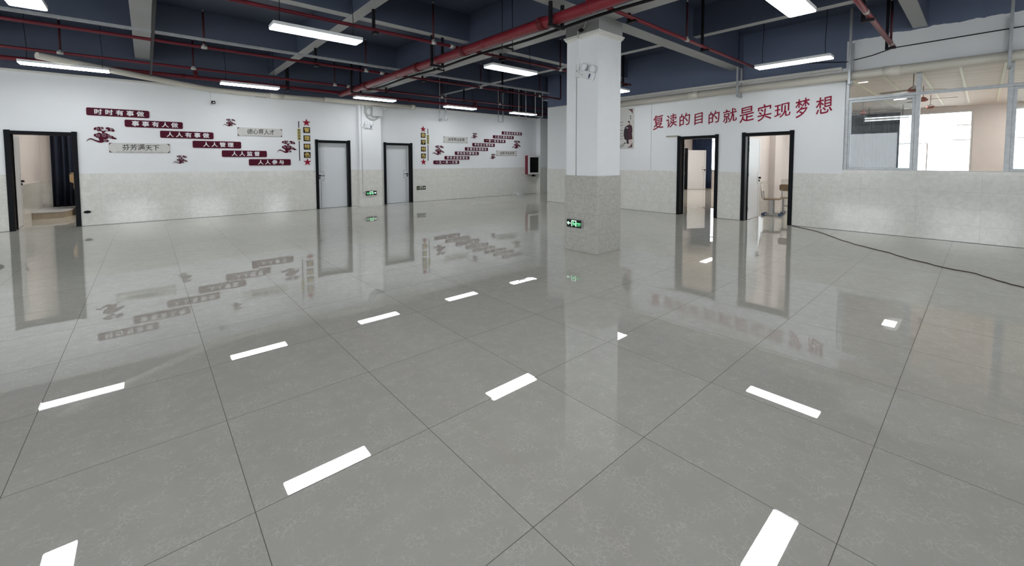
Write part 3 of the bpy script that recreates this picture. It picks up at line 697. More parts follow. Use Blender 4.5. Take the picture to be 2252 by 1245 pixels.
# far corner posts by the passage
for y, lab in ((10.35, 'galvanised hanger frame at the passage corner, nearer'), (11.2, 'galvanised hanger frame at the passage corner, further')):
    r = thing('hanger_frame', lab, 'hanger frame', (10.2, y, 3.0), group='galvanised hanger frames at the passage')
    for sx in (0, 0.35): MB().box(sx - 0.011, sx + 0.011, -0.011, 0.011, 0, 1.40).build('frame_leg', M_HOSE, r, 0.003)
    MB().box(-0.013, 0.363, -0.013, 0.013, -0.026, 0.0).build('frame_foot', M_HOSE, r, 0.003)
for x, lab in ((7.9, 'galvanised U bracket below the lamp above the white camera'), (10.6, 'galvanised U bracket left of the last wall lamp')):
    r = thing('pipe_bracket', lab, 'bracket', (x, 12.85, 3.02), group='galvanised brackets below the wall lamps')
    MB().box(-0.012, 0.012, -0.012, 0.012, 0.0, 1.385).build('bracket_leg', M_HOSE, r, 0.003)
    MB().box(-0.012, 0.25, -0.014, 0.014, -0.024, 0.0).build('bracket_foot', M_GALV, r, 0.003)
    MB().box(0.22, 0.265, -0.02, 0.02, -0.024, 1.385).build('bracket_leg', M_GALV, r, 0.003)

# dome camera at the very left edge
r = thing('dome_camera', 'white dome camera on a pole at the left edge of view', 'camera', (-1.86, 8.5, 3.36))
MB().lathe([(0.0, -0.13), (0.06, -0.12), (0.1, -0.08), (0.115, -0.02), (0.115, 0.0)], seg=24).build('dome', M_LENS, r)
MB().lathe([(0.125, -0.01), (0.13, 0.03), (0.11, 0.07), (0.04, 0.09)], seg=24).build('camera_body', M_PLASTIC, r)
MB().box(-0.02, 0.02, -0.02, 0.02, 0.08, 1.04).build('pole', M_GALV, r)
MB().box(0.06, 0.10, -0.02, 0.02, 0.0, 1.04).build('pole', M_GALV, r)

# ================================================================== WALL GRAPHICS
def banner(label, text, x0, x1, zc, ht, margin, cw, off=0.022, group='maroon slogan boards'):
    """rounded maroon acrylic board with raised white characters"""
    W = x1 - x0
    r = on_back('slogan_board', label, 'slogan board', (x0 + x1) / 2, zc, group=group)
    MB().rrect(-W / 2 - 0.008, W / 2 + 0.008, -ht / 2 - 0.008, ht / 2 + 0.008, 0, 0.012, 0.035).build('backing_edge', M_MAROONE, r)
    MB().rrect(-W / 2, W / 2, -ht / 2, ht / 2, 0.012, 0.024, 0.03).build('board', M_MAROON, r, 0.002)
    n = len(text); a = -W / 2 + margin[0] + cw / 2; b_ = W / 2 - margin[1] - cw / 2
    mb = MB()
    for i, ch in enumerate(text): put_glyph(mb, ch, a + (b_ - a) * i / (n - 1), 0, cw, cw * (1.0 if n < 6 else 1.08), 0.024, 0.030, off)
    mb.build('lettering', M_LETW, r)
    return r
g = 'left staircase of maroon slogan boards'
banner('topmost maroon slogan board above the open left door\'s cloud', '时时有事做', -0.964, 0.089, 2.557, 0.172, (0.13, 0.10), 0.113, group=g)
banner('maroon slogan board second from top, stepped right', '事事有人做', -0.348, 0.710, 2.329, 0.166, (0.13, 0.10), 0.113, group=g)
banner('maroon slogan board third from top of the left staircase', '人人有事做', 0.272, 1.327, 2.101, 0.172, (0.13, 0.10), 0.113, group=g)
banner('maroon slogan board fourth from top of the left staircase', '人人管理', 0.891, 1.926, 1.875, 0.178, (0.22, 0.18), 0.113, group=g)
banner('maroon slogan board fifth from top of the left staircase', '人人监督', 1.492, 2.525, 1.645, 0.172, (0.22, 0.18), 0.113, group=g)
banner('lowest maroon slogan board of the left staircase, near the closed door', '人人参与', 2.092, 3.123, 1.415, 0.174, (0.22, 0.18), 0.113, group=g)
g = 'right staircase of maroon slogan boards'
RS = [('自测总结保障法', 11.069, 12.195, 2.608, 'topmost maroon slogan board of the right staircase, nearest the corner'),
      ('三段大课教学法', 10.60, 11.722, 2.430, 'second maroon slogan board down the right staircase'),
      ('一课一练优节课', 10.14, 11.265, 2.259, 'third maroon slogan board down the right staircase'),
      ('单科自主限时练', 9.572, 10.691, 2.087, 'fourth maroon slogan board down the right staircase'),
      ('主题分析训练法', 9.218, 10.338, 1.913, 'fifth maroon slogan board down the right staircase'),
      ('学科技巧解题法', 8.754, 9.874, 1.742, 'sixth maroon slogan board down the right staircase'),
      ('学科分层走班法', 8.295, 9.42, 1.568, 'seventh maroon slogan board down the right staircase'),
      ('一生一策一方案', 7.823, 8.945, 1.400, 'lowest maroon slogan board of the right staircase, by the red star')]
for tx, a, b_, zc, lab in RS: banner(lab, tx, a, b_, zc, 0.128, (0.10, 0.09), 0.086, 0.012, group=g)

def plaque(label, text, x0, x1, zc, ht, cw, span):
    W = x1 - x0
    r = on_back('plaque', label, 'plaque', (x0 + x1) / 2, zc, group='pale calligraphy plaques')
    MB().box(-W / 2, W / 2, -ht / 2, ht / 2, 0, 0.016).build('board', M_PLQ, r, 0.002)
    for sx in (-1, 1):
        for sy in (-1, 1):
            c = (sx * (W / 2 - 0.006), sy * (ht / 2 - 0.006)); k = 0.075
            pts = [c, (c[0] - sx * k, c[1])] + [(c[0] - sx * k * (1 - math.sin(a)) , c[1] - sy * k * (1 - math.cos(a))) for a in (0.3, 0.6, 0.9, 1.2)] + [(c[0], c[1] - sy * k)]
            MB().prism(pts, 0.016, 0.0175).build('corner_print', M_PLQC, r)
    mb = MB(); n = len(text)
    for i, ch in enumerate(text):
        put_glyph(mb, ch, span[0] + (span[1] - span[0]) * i / (n - 1), 0.012 + 0.006 * ((i * 7) % 3 - 1), cw, cw * 1.12, 0.016, 0.018, 0.006, shear=0.12)
    mb.build('lettering', M_INK, r)
    mb = MB(); x = -W / 2 + 0.12
    while x < W / 2 - 0.1:                                # the unreadable small print along the lower edge
        l = random.uniform(0.008, 0.02); mb.box(x, x + l, -ht / 2 + 0.012, -ht / 2 + 0.022, 0.016, 0.0172); x += l + random.uniform(0.006, 0.018)
    mb.build('small_print', M_INK, r)
plaque('pale calligraphy plaque below the topmost left slogan boards', '芬芳满天下', -0.633, 0.443, 1.758, 0.228, 0.115, (-0.25, 0.28))
plaque('pale calligraphy plaque near the left vertical title', '德心育人才', 1.852, 2.925, 2.240, 0.230, 0.115, (-0.25, 0.28))
plaque('pale calligraphy plaque right of the right vertical title', '改革推动发展', 8.262, 9.339, 2.243, 0.230, 0.10, (-0.28, 0.34))
plaque('pale calligraphy plaque left of the fire hose cabinet', '创新决定未来', 10.775, 11.90, 1.766, 0.220, 0.10, (-0.30, 0.36))

def cloud(label, x0, x1, z0, z1):
    r = on_back('cloud_ornament', label, 'cloud ornament', x0, z0, group='maroon cloud cut-outs'); W, H = x1 - x0, z1 - z0
    S = lambda u, v: (u * W, v * H)
    k = 0
    mb = MB()
    def lobe(u, v, a, b_):
        nonlocal k
        k += 1
        mb.prism([S(u + a * math.cos(t), v + b_ * math.sin(t)) for t in [2 * PI * i / 22 for i in range(22)]], 0, 0.012 + 0.00012 * k)
    for l in ((.33, .46, .085, .10), (.42, .52, .08, .11), (.40, .40, .10, .11), (.52, .44, .12, .14), (.62, .50, .10, .12), (.70, .44, .10, .11), (.80, .37, .10, .09), (.90, .30, .075, .06), (.96, .27, .04, .035), (.60, .33, .12, .10), (.58, .16, .09, .10), (.67, .12, .06, .07), (.50, .25, .10, .14)): lobe(*l)
    for l in ((.33, .88, .07, .08), (.42, .93, .07, .07), (.42, .82, .07, .09), (.52, .92, .06, .08), (.30, .84, .05, .05), (.72, .92, .08, .07), (.82, .86, .09, .09), (.88, .79, .06, .07), (.76, .80, .06, .06)): lobe(*l)
    k += 1; mb.prism([S(.50, .56), S(.60, .56), S(.60, .68), S(.68, .78), S(.62, .78), S(.56, .74), S(.48, .80), S(.45, .76), S(.53, .67)], 0, 0.012 + 0.00012 * k)
    # tail: a tapering sweep to the left
    pts = [(0.0, .05, .006), (.05, .17, .02), (.12, .23, .032), (.2, .21, .038), (.3, .12, .045), (.4, .06, .06), (.5, .08, .085), (.56, .14, .09)]
    up = [S(u, v + h) for u, v, h in pts]; lo = [S(u, v - h) for u, v, h in reversed(pts)]
    k += 1; mb.prism(up + lo, 0, 0.012 + 0.00012 * k)
    body = mb.build('cloud_shape', M_MAROON, r)
    def curl(u, v, rad, a0, turns, sgn):
        P = []
        for i in range(26):
            f = i / 25; a = a0 + sgn * turns * 2 * PI * f; q = rad * (1 - 0.8 * f)
            P.append((*S(u + q * math.cos(a), v + q * math.sin(a) * W / H), 0.0165))
        MB().tube(P, 0.0045 * max(W, 0.3) / 0.5, 6).build('curl_line', M_CURL, body)
    curl(.37, .45, .07, -1.2, 1.3, 1); curl(.57, .46, .09, 2.6, 1.4, -1); curl(.76, .38, .07, 2.6, 1.2, -1)
    curl(.37, .87, .055, -1.0, 1.2, 1); curl(.50, .88, .05, 2.2, 1.2, -1); curl(.82, .85, .055, 2.4, 1.2, -1); curl(.60, .14, .06, 2.4, 1.2, -1)
cloud('large maroon cloud cut-out nearest the open left door', -0.989, -0.493, 1.867, 2.223)
cloud('small maroon cloud cut-out below the left staircase of boards', 0.496, 0.782, 1.386, 1.591)
cloud('small maroon cloud cut-out above the left staircase of boards', 1.54, 1.833, 2.368, 2.563)
cloud('large maroon cloud cut-out beside the left vertical title', 2.787, 3.286, 1.683, 2.033)
cloud('large maroon cloud cut-out beside the right vertical title', 7.791, 8.296, 1.672, 2.016)
cloud('small maroon cloud cut-out above the right staircase of boards', 9.523, 9.822, 2.333, 2.545)
cloud('small maroon cloud cut-out left of the plaque by the hose cabinet', 10.442, 10.749, 1.527, 1.737)
cloud('large maroon cloud cut-out between the right staircase and the corner', 11.645, 12.133, 1.977, 2.317)

def star(label, x, z, R=0.112):
    pts = []
    for i in range(10):
        a = PI / 2 + i * PI / 5; q = R if i % 2 == 0 else R * 0.40
        pts.append((q * math.cos(a), q * math.sin(a)))
    o = MB().prism(pts, 0, 0.02).build('red_star', M_STAR, None, 0.002)
    o.location = (x, YB, z); o.rotation_euler = FACE['back']
    tag(o, label, 'star', 'red wall stars')
def square(label, ch, x, z):
    r = on_back('character_board', label, 'character board', x, z, group='square boards of the vertical titles')
    MB().box(-0.09, 0.09, -0.086, 0.086, 0, 0.018).build('board', M_SQ, r, 0.002)
    mb = MB(); put_glyph(mb, ch, 0, 0, 0.125, 0.122, 0.018, 0.026, 0.024); mb.build('lettering', M_GOLD, r)
def title(side, x, xl, chars):
    star('red star on top of the %s vertical title' % side, x, 2.575); star('red star at the foot of the %s vertical title' % side, x, 1.415)
    for i, (ch, z, nm) in enumerate(zip(chars, (2.36, 2.118, 1.873, 1.628), ('first', 'second', 'third', 'fourth'))):
        square('%s square gold character board of the %s vertical title' % (nm, side), ch, x, z)
    r = on_back('vertical_rule', 'thin dark vertical rule with yellow tag beside the %s title' % side, 'wall rule', xl, 2.03, group='vertical rules beside the titles')
    MB().box(-0.01, 0.01, 0.385, 0.575, 0, 0.012).build('upper_bar', M_RULE, r); MB().box(-0.01, 0.01, -0.575, 0.005, 0, 0.012).build('lower_bar', M_RULE, r)
    tg = MB().box(-0.044, 0.044, 0.03, 0.36, 0, 0.014).build('tag_board', M_TAG, r, 0.002)
    for i in range(4):
        z = 0.315 - i * 0.08
        MB().box(-0.026, 0.026, z + 0.018, z + 0.026, 0.014, 0.0155).box(-0.03, 0.03, z - 0.004, z + 0.004, 0.014, 0.0155).box(-0.026, 0.026, z - 0.028, z - 0.019, 0.014, 0.0155).box(-0.006, 0.006, z - 0.028, z + 0.028, 0.014, 0.0155).box(-0.026, -0.018, z - 0.028, z + 0.005, 0.014, 0.0155).box(0.018, 0.026, z - 0.028, z + 0.005, 0.014, 0.0155).build('tag_mark', M_SQ, tg)
title('left', 3.575, 3.366, '管理特色'); title('right', 7.427, 7.614, '教学特色')

# crimson slogan on the right wall
SL = [('复', 6.145, 5.845, 2.304, 2.73), ('读', 5.753, 5.467, 2.33, 2.709), ('的', 5.38, 5.108, 2.355, 2.701), ('目', 4.977, 4.777, 2.367, 2.669), ('的', 4.618, 4.363, 2.363, 2.691),
      ('就', 4.266, 3.962, 2.359, 2.711), ('是', 3.891, 3.583, 2.343, 2.718), ('实', 3.498, 3.226, 2.347, 2.742), ('现', 3.154, 2.854, 2.392, 2.715), ('梦', 2.753, 2.503, 2.362, 2.792), ('想', 2.384, 2.111, 2.407, 2.786)]
ordn = ['first', 'second', 'third', 'fourth', 'fifth', 'sixth', 'seventh', 'eighth', 'ninth', 'tenth', 'eleventh and last']
for (ch, ya, yb, z0, z1), nm in zip(SL, ordn):
    mb = MB(); wd_ = abs(ya - yb); put_glyph(mb, ch, 0, 0, wd_ * 1.04, (z1 - z0) * 0.93, 0, 0.008, 0.006, shear=0.18, fit=True)
    o = mb.build('slogan_character', M_SLOGAN)
    o.location = (XE, (ya + yb) / 2, (z0 + z1) / 2); o.rotation_euler = FACE['east']
    tag(o, '%s crimson brush character of the slogan on the right wall' % nm, 'wall character', 'crimson slogan characters')

# poster of a robed scholar, half hidden by the column
r = on_east('wall_poster', 'tall pale poster with a dark robed standing figure beside the column', 'poster', 7.02, 2.39)
MB().box(-0.27, 0.27, -0.60, 0.60, 0, 0.012).build('board', M_PLQ, r, 0.002)
z0, z1 = 0.012, 0.0132
MB().prism([(0.22, 0.56), (0.22, 0.41), (0.19, 0.46), (0.15, 0.51), (0.06, 0.56)], z0, z1).build('corner_print', M_PLQC, r)
MB().prism([(0.22, -0.56), (0.22, -0.40), (0.19, -0.46), (0.14, -0.52), (0.05, -0.56)], z0, z1).build('corner_print', M_PLQC, r)
MB().prism([(0.06, 0.10), (0.12, 0.12), (0.19, 0.08), (0.215, 0.0), (0.215, -0.12), (0.20, -0.13), (0.225, -0.32), (0.10, -0.33), (0.0, -0.34), (-0.05, -0.30), (-0.08, -0.18), (-0.07, -0.05), (-0.03, 0.05)], z0, z1).build('printed_robe', M_ROBE, r)
MB().prism([(0.09, 0.09), (0.18, 0.06), (0.205, -0.10), (0.16, -0.12), (0.21, -0.30), (0.09, -0.31), (0.07, -0.1)], z1, z1 + 0.0008).build('printed_sleeve', M_ROBE2, r)
MB().disc(0.085, 0.145, 0.036, z0, z1 + 0.0016, sy=1.35).build('printed_face', M_SKIN, r)
MB().prism([(0.06, 0.185), (0.065, 0.215), (0.125, 0.22), (0.13, 0.13), (0.115, 0.11), (0.112, 0.17)], z0, z1 + 0.0024).build('printed_cap', M_ROBE, r)
MB().disc(0.04, 0.02, 0.034, z0, z1 + 0.002, sy=0.5).build('printed_hands', M_PLQ, r)
MB().prism([(0.03, -0.33), (0.09, -0.33), (0.10, -0.43), (0.14, -0.45), (0.02, -0.44)], z0, z1).prism([(-0.05, -0.40), (-0.01, -0.42), (0.0, -0.445), (-0.06, -0.44)], z0, z1).build('printed_shoes', M_ROBE, r)
MB().prism([(0.10, -0.33), (0.205, -0.33), (0.205, -0.40), (0.11, -0.50), (0.03, -0.56), (0.14, -0.45)], z0, z1 - 0.0004).build('printed_ground', M_PINK, r)
MB().disc(-0.13, -0.50, 0.06, z0, z1 - 0.0003, sy=0.8).disc(-0.2, -0.53, 0.05, z0, z1 - 0.0005, sy=0.8).disc(-0.09, -0.47, 0.05, z0, z1 - 0.0002, sy=0.8).build('printed_cloud', M_SKETCH, r)
mb = MB()
for z in (0.19, 0.10, -0.05, -0.14, -0.22, -0.30):
    for i in range(5): mb.box(-0.225 + i * 0.024, -0.208 + i * 0.024, z, z + 0.016, z0, z1)
for z in (0.33, 0.27): mb.box(0.135, 0.165, z, z + 0.035, z0, z1)
mb.build('small_print', M_INK, r)

# ================================================================== FITTINGS ON THE WALLS
def exit_sign(r, flip, Wd, Ht, lit=True):
    """dark sign face with arrow, doorway, running figure and two short words"""
    G, Wt = (M_EXITG, M_EXITW) if lit else (M_STICK, M_LETW)
    s = -1 if flip else 1                                  # s=1: arrow at the left pointing left
    z0, z1 = 0.031 if lit else 0.004, 0.0325 if lit else 0.0052
    X = lambda v: s * v * Wd
    def poly(mb, pts): mb.prism([(X(x), y * Ht) for x, y in pts], z0, z1)
    a = MB(); poly(a, [(-.47, .03), (-.39, .22), (-.34, .22), (-.37, .09), (-.22, .06), (-.22, -.05), (-.37, -.05), (-.34, -.2), (-.39, -.2)]); a.build('arrow', Wt, r)
    f = MB()
    poly(f, [(-.17, .40), (-.12, .40), (-.12, -.36), (-.17, -.36)]); poly(f, [(.10, .40), (.15, .40), (.15, -.36), (.10, -.36)]); poly(f, [(-.12, .40), (.10, .40), (.10, .30), (-.12, .30)]); f.build('doorway_mark', Wt, r)
    m = MB(); m.disc(X(-.045), .18 * Ht, .065 * Ht, z0, z1)
    poly(m, [(-.05, .10), (.03, .10), (.05, -.06), (-.02, -.08)]); poly(m, [(-.04, .09), (-.10, .0), (-.085, -.04), (-.02, .03)]); poly(m, [(.02, .09), (.085, -.03), (.065, -.06), (.02, .0)])
    poly(m, [(-.02, -.05), (-.07, -.20), (-.05, -.24), (.02, -.08)]); poly(m, [(.02, -.05), (.07, -.18), (.095, -.17), (.09, -.23), (.05, -.24), (.0, -.08)]); m.build('running_figure', G, r)
    t = MB(); cx = s * 0.31 * Wd; cw = Wd * 0.062
    for i, ch in enumerate('安全出口'): put_glyph(t, ch, cx + (i - 1.5) * cw * 1.12, 0.05 * Ht, cw, Ht * 0.20, z0, z1, 0.015)
    for i, ch in enumerate('EXIT'): put_glyph(t, ch, cx + (i - 1.5) * cw * 0.95, -0.20 * Ht, cw * (0.35 if ch == 'I' else 0.75), Ht * 0.13, z0, z1, 0.015, fit=True)
    t.build('lettering', G, r)
r = thing('exit_sign', 'lit green exit sign on the column base pointing left', 'exit sign', (5.10, 4.266, 0.438), FACE['east'])
MB().box(-0.156, 0.156, -0.066, 0.066, 0, 0.028).build('sign_case', M_STEEL, r, 0.004); MB().box(-0.15, 0.15, -0.062, 0.062, 0.028, 0.031).build('sign_face', M_EXITB, r); exit_sign(r, False, 0.31, 0.125)
r = on_back('exit_sign', 'lit green exit sign low on the pier between the closed doors', 'exit sign', 5.39, 0.417, y=12.985)
MB().box(-0.175, 0.175, -0.07, 0.07, 0, 0.028).build('sign_case', M_EXITB, r, 0.004); MB().box(-0.17, 0.17, -0.066, 0.066, 0.028, 0.031).build('sign_face', M_EXITB, r); exit_sign(r, True, 0.34, 0.135)
r = on_back('exit_sticker', 'unlit yellow and black exit sticker right of the closed right door', 'exit sticker', 7.318, 0.490, y=YB - 0.012)
MB().box(-0.18, 0.18, -0.068, 0.068, 0, 0.004).build('sticker_face', M_STICKB, r); exit_sign(r, True, 0.35, 0.13, lit=False)

def emergency_light(label, r, back=0.0):
    MB().box(-0.135, 0.135, -0.058, 0.058, back, back + 0.055).build('lamp_body', M_PLASTIC, r, 0.008)
    MB().box(0.06, 0.09, -0.03, 0.028, back + 0.055, back + 0.057).box(0.058, 0.082, -0.048, -0.038, back + 0.055, back + 0.057).build('label_mark', M_BLUE, r)
    mb = MB()
    for x, y, l in ((-0.105, 0.03, 0.03), (-0.11, -0.012, 0.05), (-0.10, -0.024, 0.06)): mb.box(x, x + l, y, y + 0.006, back + 0.055, back + 0.0565)
    mb.build('small_print', M_SKETCH, r)
    for x in (-0.08, 0.09):
        h = MB().lathe([(0.02, 0), (0.042, 0.012), (0.056, 0.05), (0.058, 0.065)], (x, 0.105, back + 0.0), 'z', 20).cyl((x, 0.05, back + 0.03), (x, 0.085, back + 0.03), 0.014).build('lamp_head', M_PLASTIC, r)
        MB().lathe([(0.0, 0.068), (0.03, 0.072), (0.052, 0.066), (0.052, 0.06)], (x, 0.105, back), 'z', 20).build('lamp_lens', M_LENS, h)
r = thing('emergency_light', 'white twin-head emergency light hanging crooked on the column', 'emergency light', (5.118, 4.04, 2.742), (PI / 2, math.radians(20), -PI / 2))
r.rotation_euler = (Matrix.Rotation(-PI / 2, 4, 'Z') @ Matrix.Rotation(PI / 2, 4, 'X') @ Matrix.Rotation(math.radians(-20), 4, 'Z')).to_euler()
emergency_light('', r, 0.01)
r = on_back('emergency_light', 'white twin-head emergency light straight on the wall pier', 'emergency light', 5.337, 2.54, y=13.0); emergency_light('', r)
# conduits feeding them
t = thing('wall_conduit', 'white surface conduit down the left face of the column', 'conduit', (0, 0, 0))
MB().box(5.09, 5.119, 4.205, 4.255, 2.84, 3.33).build('trunking', M_WHITE, t, 0.003); MB().cyl((5.112, 4.268, 1.2), (5.112, 4.268, 2.95), 0.007, 8).build('cable', M_HOSE, t)
MB().box(5.075, 5.118, 4.19, 4.275, 2.735, 2.82).build('junction_box', M_PLASTIC, t, 0.005)
MB().tube([(5.09, 4.22, 3.33), (5.05, 4.2, 3.42), (5.07, 4.1, 3.45), (5.08, 4.05, 3.58)], 0.012, 8).build('cable_loop', M_GREYP, t); MB().sphere((5.06, 4.14, 3.43), 0.035, 1, 1.4, 0.8, 2).build('tape_wrap', M_WIRE, t)
t = thing('wall_conduit', 'grey surface conduit down the pier to the low exit sign', 'conduit', (0, 0, 0))
MB().cyl((5.125, 12.99, 0.46), (5.125, 12.99, 3.2), 0.009, 8).build('cable', M_GREYP, t); MB().box(5.10, 5.18, 12.955, 12.999, 2.52, 2.62).build('junction_box', M_PLASTIC, t, 0.005)
MB().cyl((5.15, 12.985, 0.435), (5.15, 12.95, 0.435), 0.04, 16).cyl((5.15, 12.965, 0.435), (5.22, 12.965, 0.42), 0.014, 10).build('round_box', M_GREYP, t)

# distribution box with looped hose
r = on_back('distribution_box', 'grey metal distribution box at the top of the pier', 'distribution box', 5.60, 3.03, y=13.0)
MB().box(-0.165, 0.165, -0.16, 0.16, 0, 0.16).build('box_body', M_GREYP, r, 0.005); MB().box(-0.15, 0.15, -0.145, 0.12, 0.16, 0.164).build('box_lid', M_GREYP, r, 0.002); MB().box(0.11, 0.13, 0.08, 0.11, 0.164, 0.17).build('lock', M_STEEL, r)
loop = [(-0.36, 0.15, 0.04), (-0.365, 0.1, 0.05), (-0.36, -0.05, 0.05), (-0.30, -0.18, 0.06), (-0.2, -0.245, 0.06), (-0.08, -0.26, 0.06), (0.0, -0.215, 0.06), (0.06, -0.16, 0.06)]
MB().tube(loop, 0.018, 10).build('hose', M_HOSE, r)
MB().tube([(-0.25 + 0.085 * math.cos(a), 0.0 + 0.13 * math.sin(a), 0.05 + 0.01 * math.sin(a)) for a in [2 * PI * i / 20 for i in range(21)]], 0.020, 10).build('hose', M_HOSE, r)
MB().tube([(0.17, 0.0, 0.05), (0.24, 0.08, 0.06), (0.29, 0.13, 0.1), (0.30, 0.15, 0.12)], 0.012, 8).build('cable', M_PLASTIC, r)

# cameras on the long wall
r = on_back('security_camera', 'small black box camera on the long wall above the boards', 'camera', 1.33, 2.955)
MB().box(-0.03, 0.05, -0.035, 0.035, 0.07, 0.15).build('camera_body', M_DARK, r, 0.006); MB().box(-0.005, 0.03, -0.018, 0.002, 0.15, 0.153).build('lens_face', M_PLASTIC, r)
MB().tube([(-0.03, -0.05, 0.0), (-0.03, -0.05, 0.06), (0.0, -0.03, 0.09)], 0.012, 8).build('camera_arm', M_PLASTIC, r); MB().cyl((-0.03, 0.0, 0.004), (-0.035, 0.36, 0.004), 0.004, 6).build('cable', M_PLASTIC, r)
r = on_back('security_camera', 'white bullet camera with black lens right of the pier', 'camera', 8.21, 2.985)
MB().cyl((-0.03, 0.02, 0.06), (0.14, 0.0, 0.16), 0.038, 16).build('camera_body', M_PLASTIC, r, 0.003); MB().cyl((0.128, 0.001, 0.153), (0.15, -0.001, 0.166), 0.036, 16).build('lens_face', M_DARK, r)
MB().cyl((-0.09, -0.04, 0), (-0.09, -0.04, 0.035), 0.05, 18).tube([(-0.09, -0.04, 0.03), (-0.06, -0.01, 0.05), (-0.02, 0.012, 0.06)], 0.014, 8).build('camera_arm', M_GREYP, r); MB().cyl((-0.12, 0.0, 0.004), (-0.125, 0.33, 0.004), 0.004, 6).build('cable', M_PLASTIC, r)

# fire hose cabinet
r = on_back('fire_hose_cabinet', 'maroon fire hose cabinet with white framed glass door near the corner', 'fire cabinet', 12.742, 1.273, y=13.207)
W, H, D = 0.348, 0.408, 0.215
MB().box(-W, W, -H, H, 0, 0.01).box(-W, -W + .008, -H, H, .01, D - .03).box(W - .008, W, -H, H, .01, D - .03).box(-W + .008, W - .008, -H, -H + .008, .01, D - .03).box(-W + .008, W - .008, H - .008, H, .01, D - .03).build('cabinet_body', M_CABR, r)
MB().box(-W + .008, W - .008, -H + .008, H - .008, .01, .03).build('back_panel', M_CABI, r)
fr_ = 0.075
o = MB().box(-W, W, -H, -H + fr_, D - .03, D).box(-W, W, H - fr_, H, D - .03, D).box(-W, -W + fr_ + .02, -H + fr_, H - fr_, D - .03, D).box(W - fr_, W, -H + fr_, H - fr_, D - .03, D).build('cabinet_door', M_CABW, r, 0.006)
MB().box(-W + fr_ + .015, W - fr_ + .004, -H + fr_ - .004, H - fr_ + .004, D - .018, D - .012).build('glass_pane', M_CGLASS, o); MB().cyl((-W + 0.085, 0, D), (-W + 0.085, 0, D + .02), 0.016).build('latch', M_DARK, o)
mb = MB()
for q in (0.06, 0.08, 0.10): mb.tube([(-0.03 + q * math.cos(a), 0.14 + q * math.sin(a), 0.10 + 0.2 * (q - .08)) for a in [2 * PI * i / 24 for i in range(25)]], 0.012, 8, False)
mb.build('hose_roll', M_GREYP, r); MB().tube([(0.05, 0.06, .1), (0.12, -0.02, .1), (0.16, -0.16, .11), (0.1, -0.3, .1)], 0.022, 8).cyl((-0.1, 0.0, 0.08), (0.02, 0.0, 0.08), 0.025).build('hose', M_GREYP, r)
MB().cyl((0.06, -H - 0.06, 0.1), (0.06, -H, 0.1), 0.03).cyl((-0.02, -H - 0.07, 0.1), (0.14, -H - 0.07, 0.1), 0.034).cyl((0.1, -H - 0.07, 0.1), (0.1, -H - 0.07, 0.19), 0.026).build('valve', M_DARK, r, 0.003)

# small odds and ends
o = MB().lathe([(0.0, 0.045), (0.03, 0.04), (0.055, 0.02), (0.06, 0.0)], seg=20).build('door_stop', M_DARK); o.location = (-1.03, YB - 0.012, 0.312); o.rotation_euler = FACE['back']; o.scale = (1, 0.55, 1)
tag(o, 'dark half round door stop on the tiles right of the open left door', 'door stop')
o = MB().lathe([(0.0, 0.045), (0.03, 0.04), (0.055, 0.02), (0.06, 0.0)], seg=20).build('door_stop', M_DARK); o.location = (-2.33, YB - 0.012, 0.72); o.rotation_euler = FACE['back']
tag(o, 'dark round knob on the tiles left of the open left door', 'door stop')
tag(MB().box(11.86, 12.1, 13.02, 13.19, 0, 0.09).box(11.85, 12.11, 13.01, 13.2, 0.09, 0.1).build('small_box', M_PLASTIC, None, 0.006), 'small white box on the floor near the hose cabinet', 'box')
o = MB().box(10.655, 10.688, 5.40, 5.745, 2.085, 2.115).build('wood_batten', M_BATTEN, None, 0.003); tag(o, 'bare wooden batten sticking out left of the open doorway head', 'batten')
cab = [(10.78, 2.84), (10.6, 2.72), (10.11, 2.14), (9.59, 1.81), (9.03, 1.40), (8.63, 0.95), (8.27, 0.66), (7.93, 0.28), (7.80, 0.0), (7.5, -0.19), (7.35, -0.36), (6.9, -0.9), (6.6, -1.8)]
pts = []
for i in range(len(cab) - 1):
    for k in range(4):
        f = k / 4; pts.append((cab[i][0] * (1 - f) + cab[i + 1][0] * f + 0.012 * math.sin(i * 5 + k * 1.7), cab[i][1] * (1 - f) + cab[i + 1][1] * f + 0.012 * math.cos(i * 3 + k * 2.1), 0.0055))
tag(MB().tube(pts, 0.0055, 8).build('floor_cable', M_BROWNC), 'thin brown cable trailing across the floor from the right hand doorway', 'cable')

# ================================================================== ROOMS BEYOND
# classroom behind the right wall
struct('wall_classroom_far', MB().box(19.5, 19.7, -6, -5.6, 0, 3.2).box(19.5, 19.7, -5.6, -2.6, 0, 0.9).box(19.5, 19.7, -5.6, -2.6, 3.02, 3.2).box(19.5, 19.7, -2.6, -2.3, 0, 3.2).box(19.5, 19.7, -2.3, -0.55, 0, 0.9).box(19.5, 19.7, -2.3, -0.55, 3.02, 3.2).box(19.5, 19.7, -0.55, 0.25, 0, 3.2).box(19.5, 19.7, 0.25, 2.6, 0, 0.9).box(19.5, 19.7, 0.25, 2.6, 3.02, 3.2).box(19.5, 19.7, 2.6, 4.0, 0, 3.2), M_CREAM, 'far classroom wall with bright outdoor windows', 'wall')  # unseen opening nearest the end wall, added for more daylight
struct('wall_classroom_side', MB().box(10.89, 21.6, 4.0, 4.16, 0, 3.2), M_CREAM, 'pale partition wall between the two classrooms', 'wall')
struct('tile_dado', MB().box(10.89, 19.5, 3.985, 4.0, 0, 0.87).box(10.89, 21.4, 4.16, 4.175, 0, 0.87), M_TILEE, 'tiled dado on the classroom partition', 'wall', parent=None)
struct('pillar', MB().box(13.2, 13.78, 3.85, 4.0, 0, 3.2), M_CREAM, 'square pier on the classroom partition behind the chairs', 'pillar')
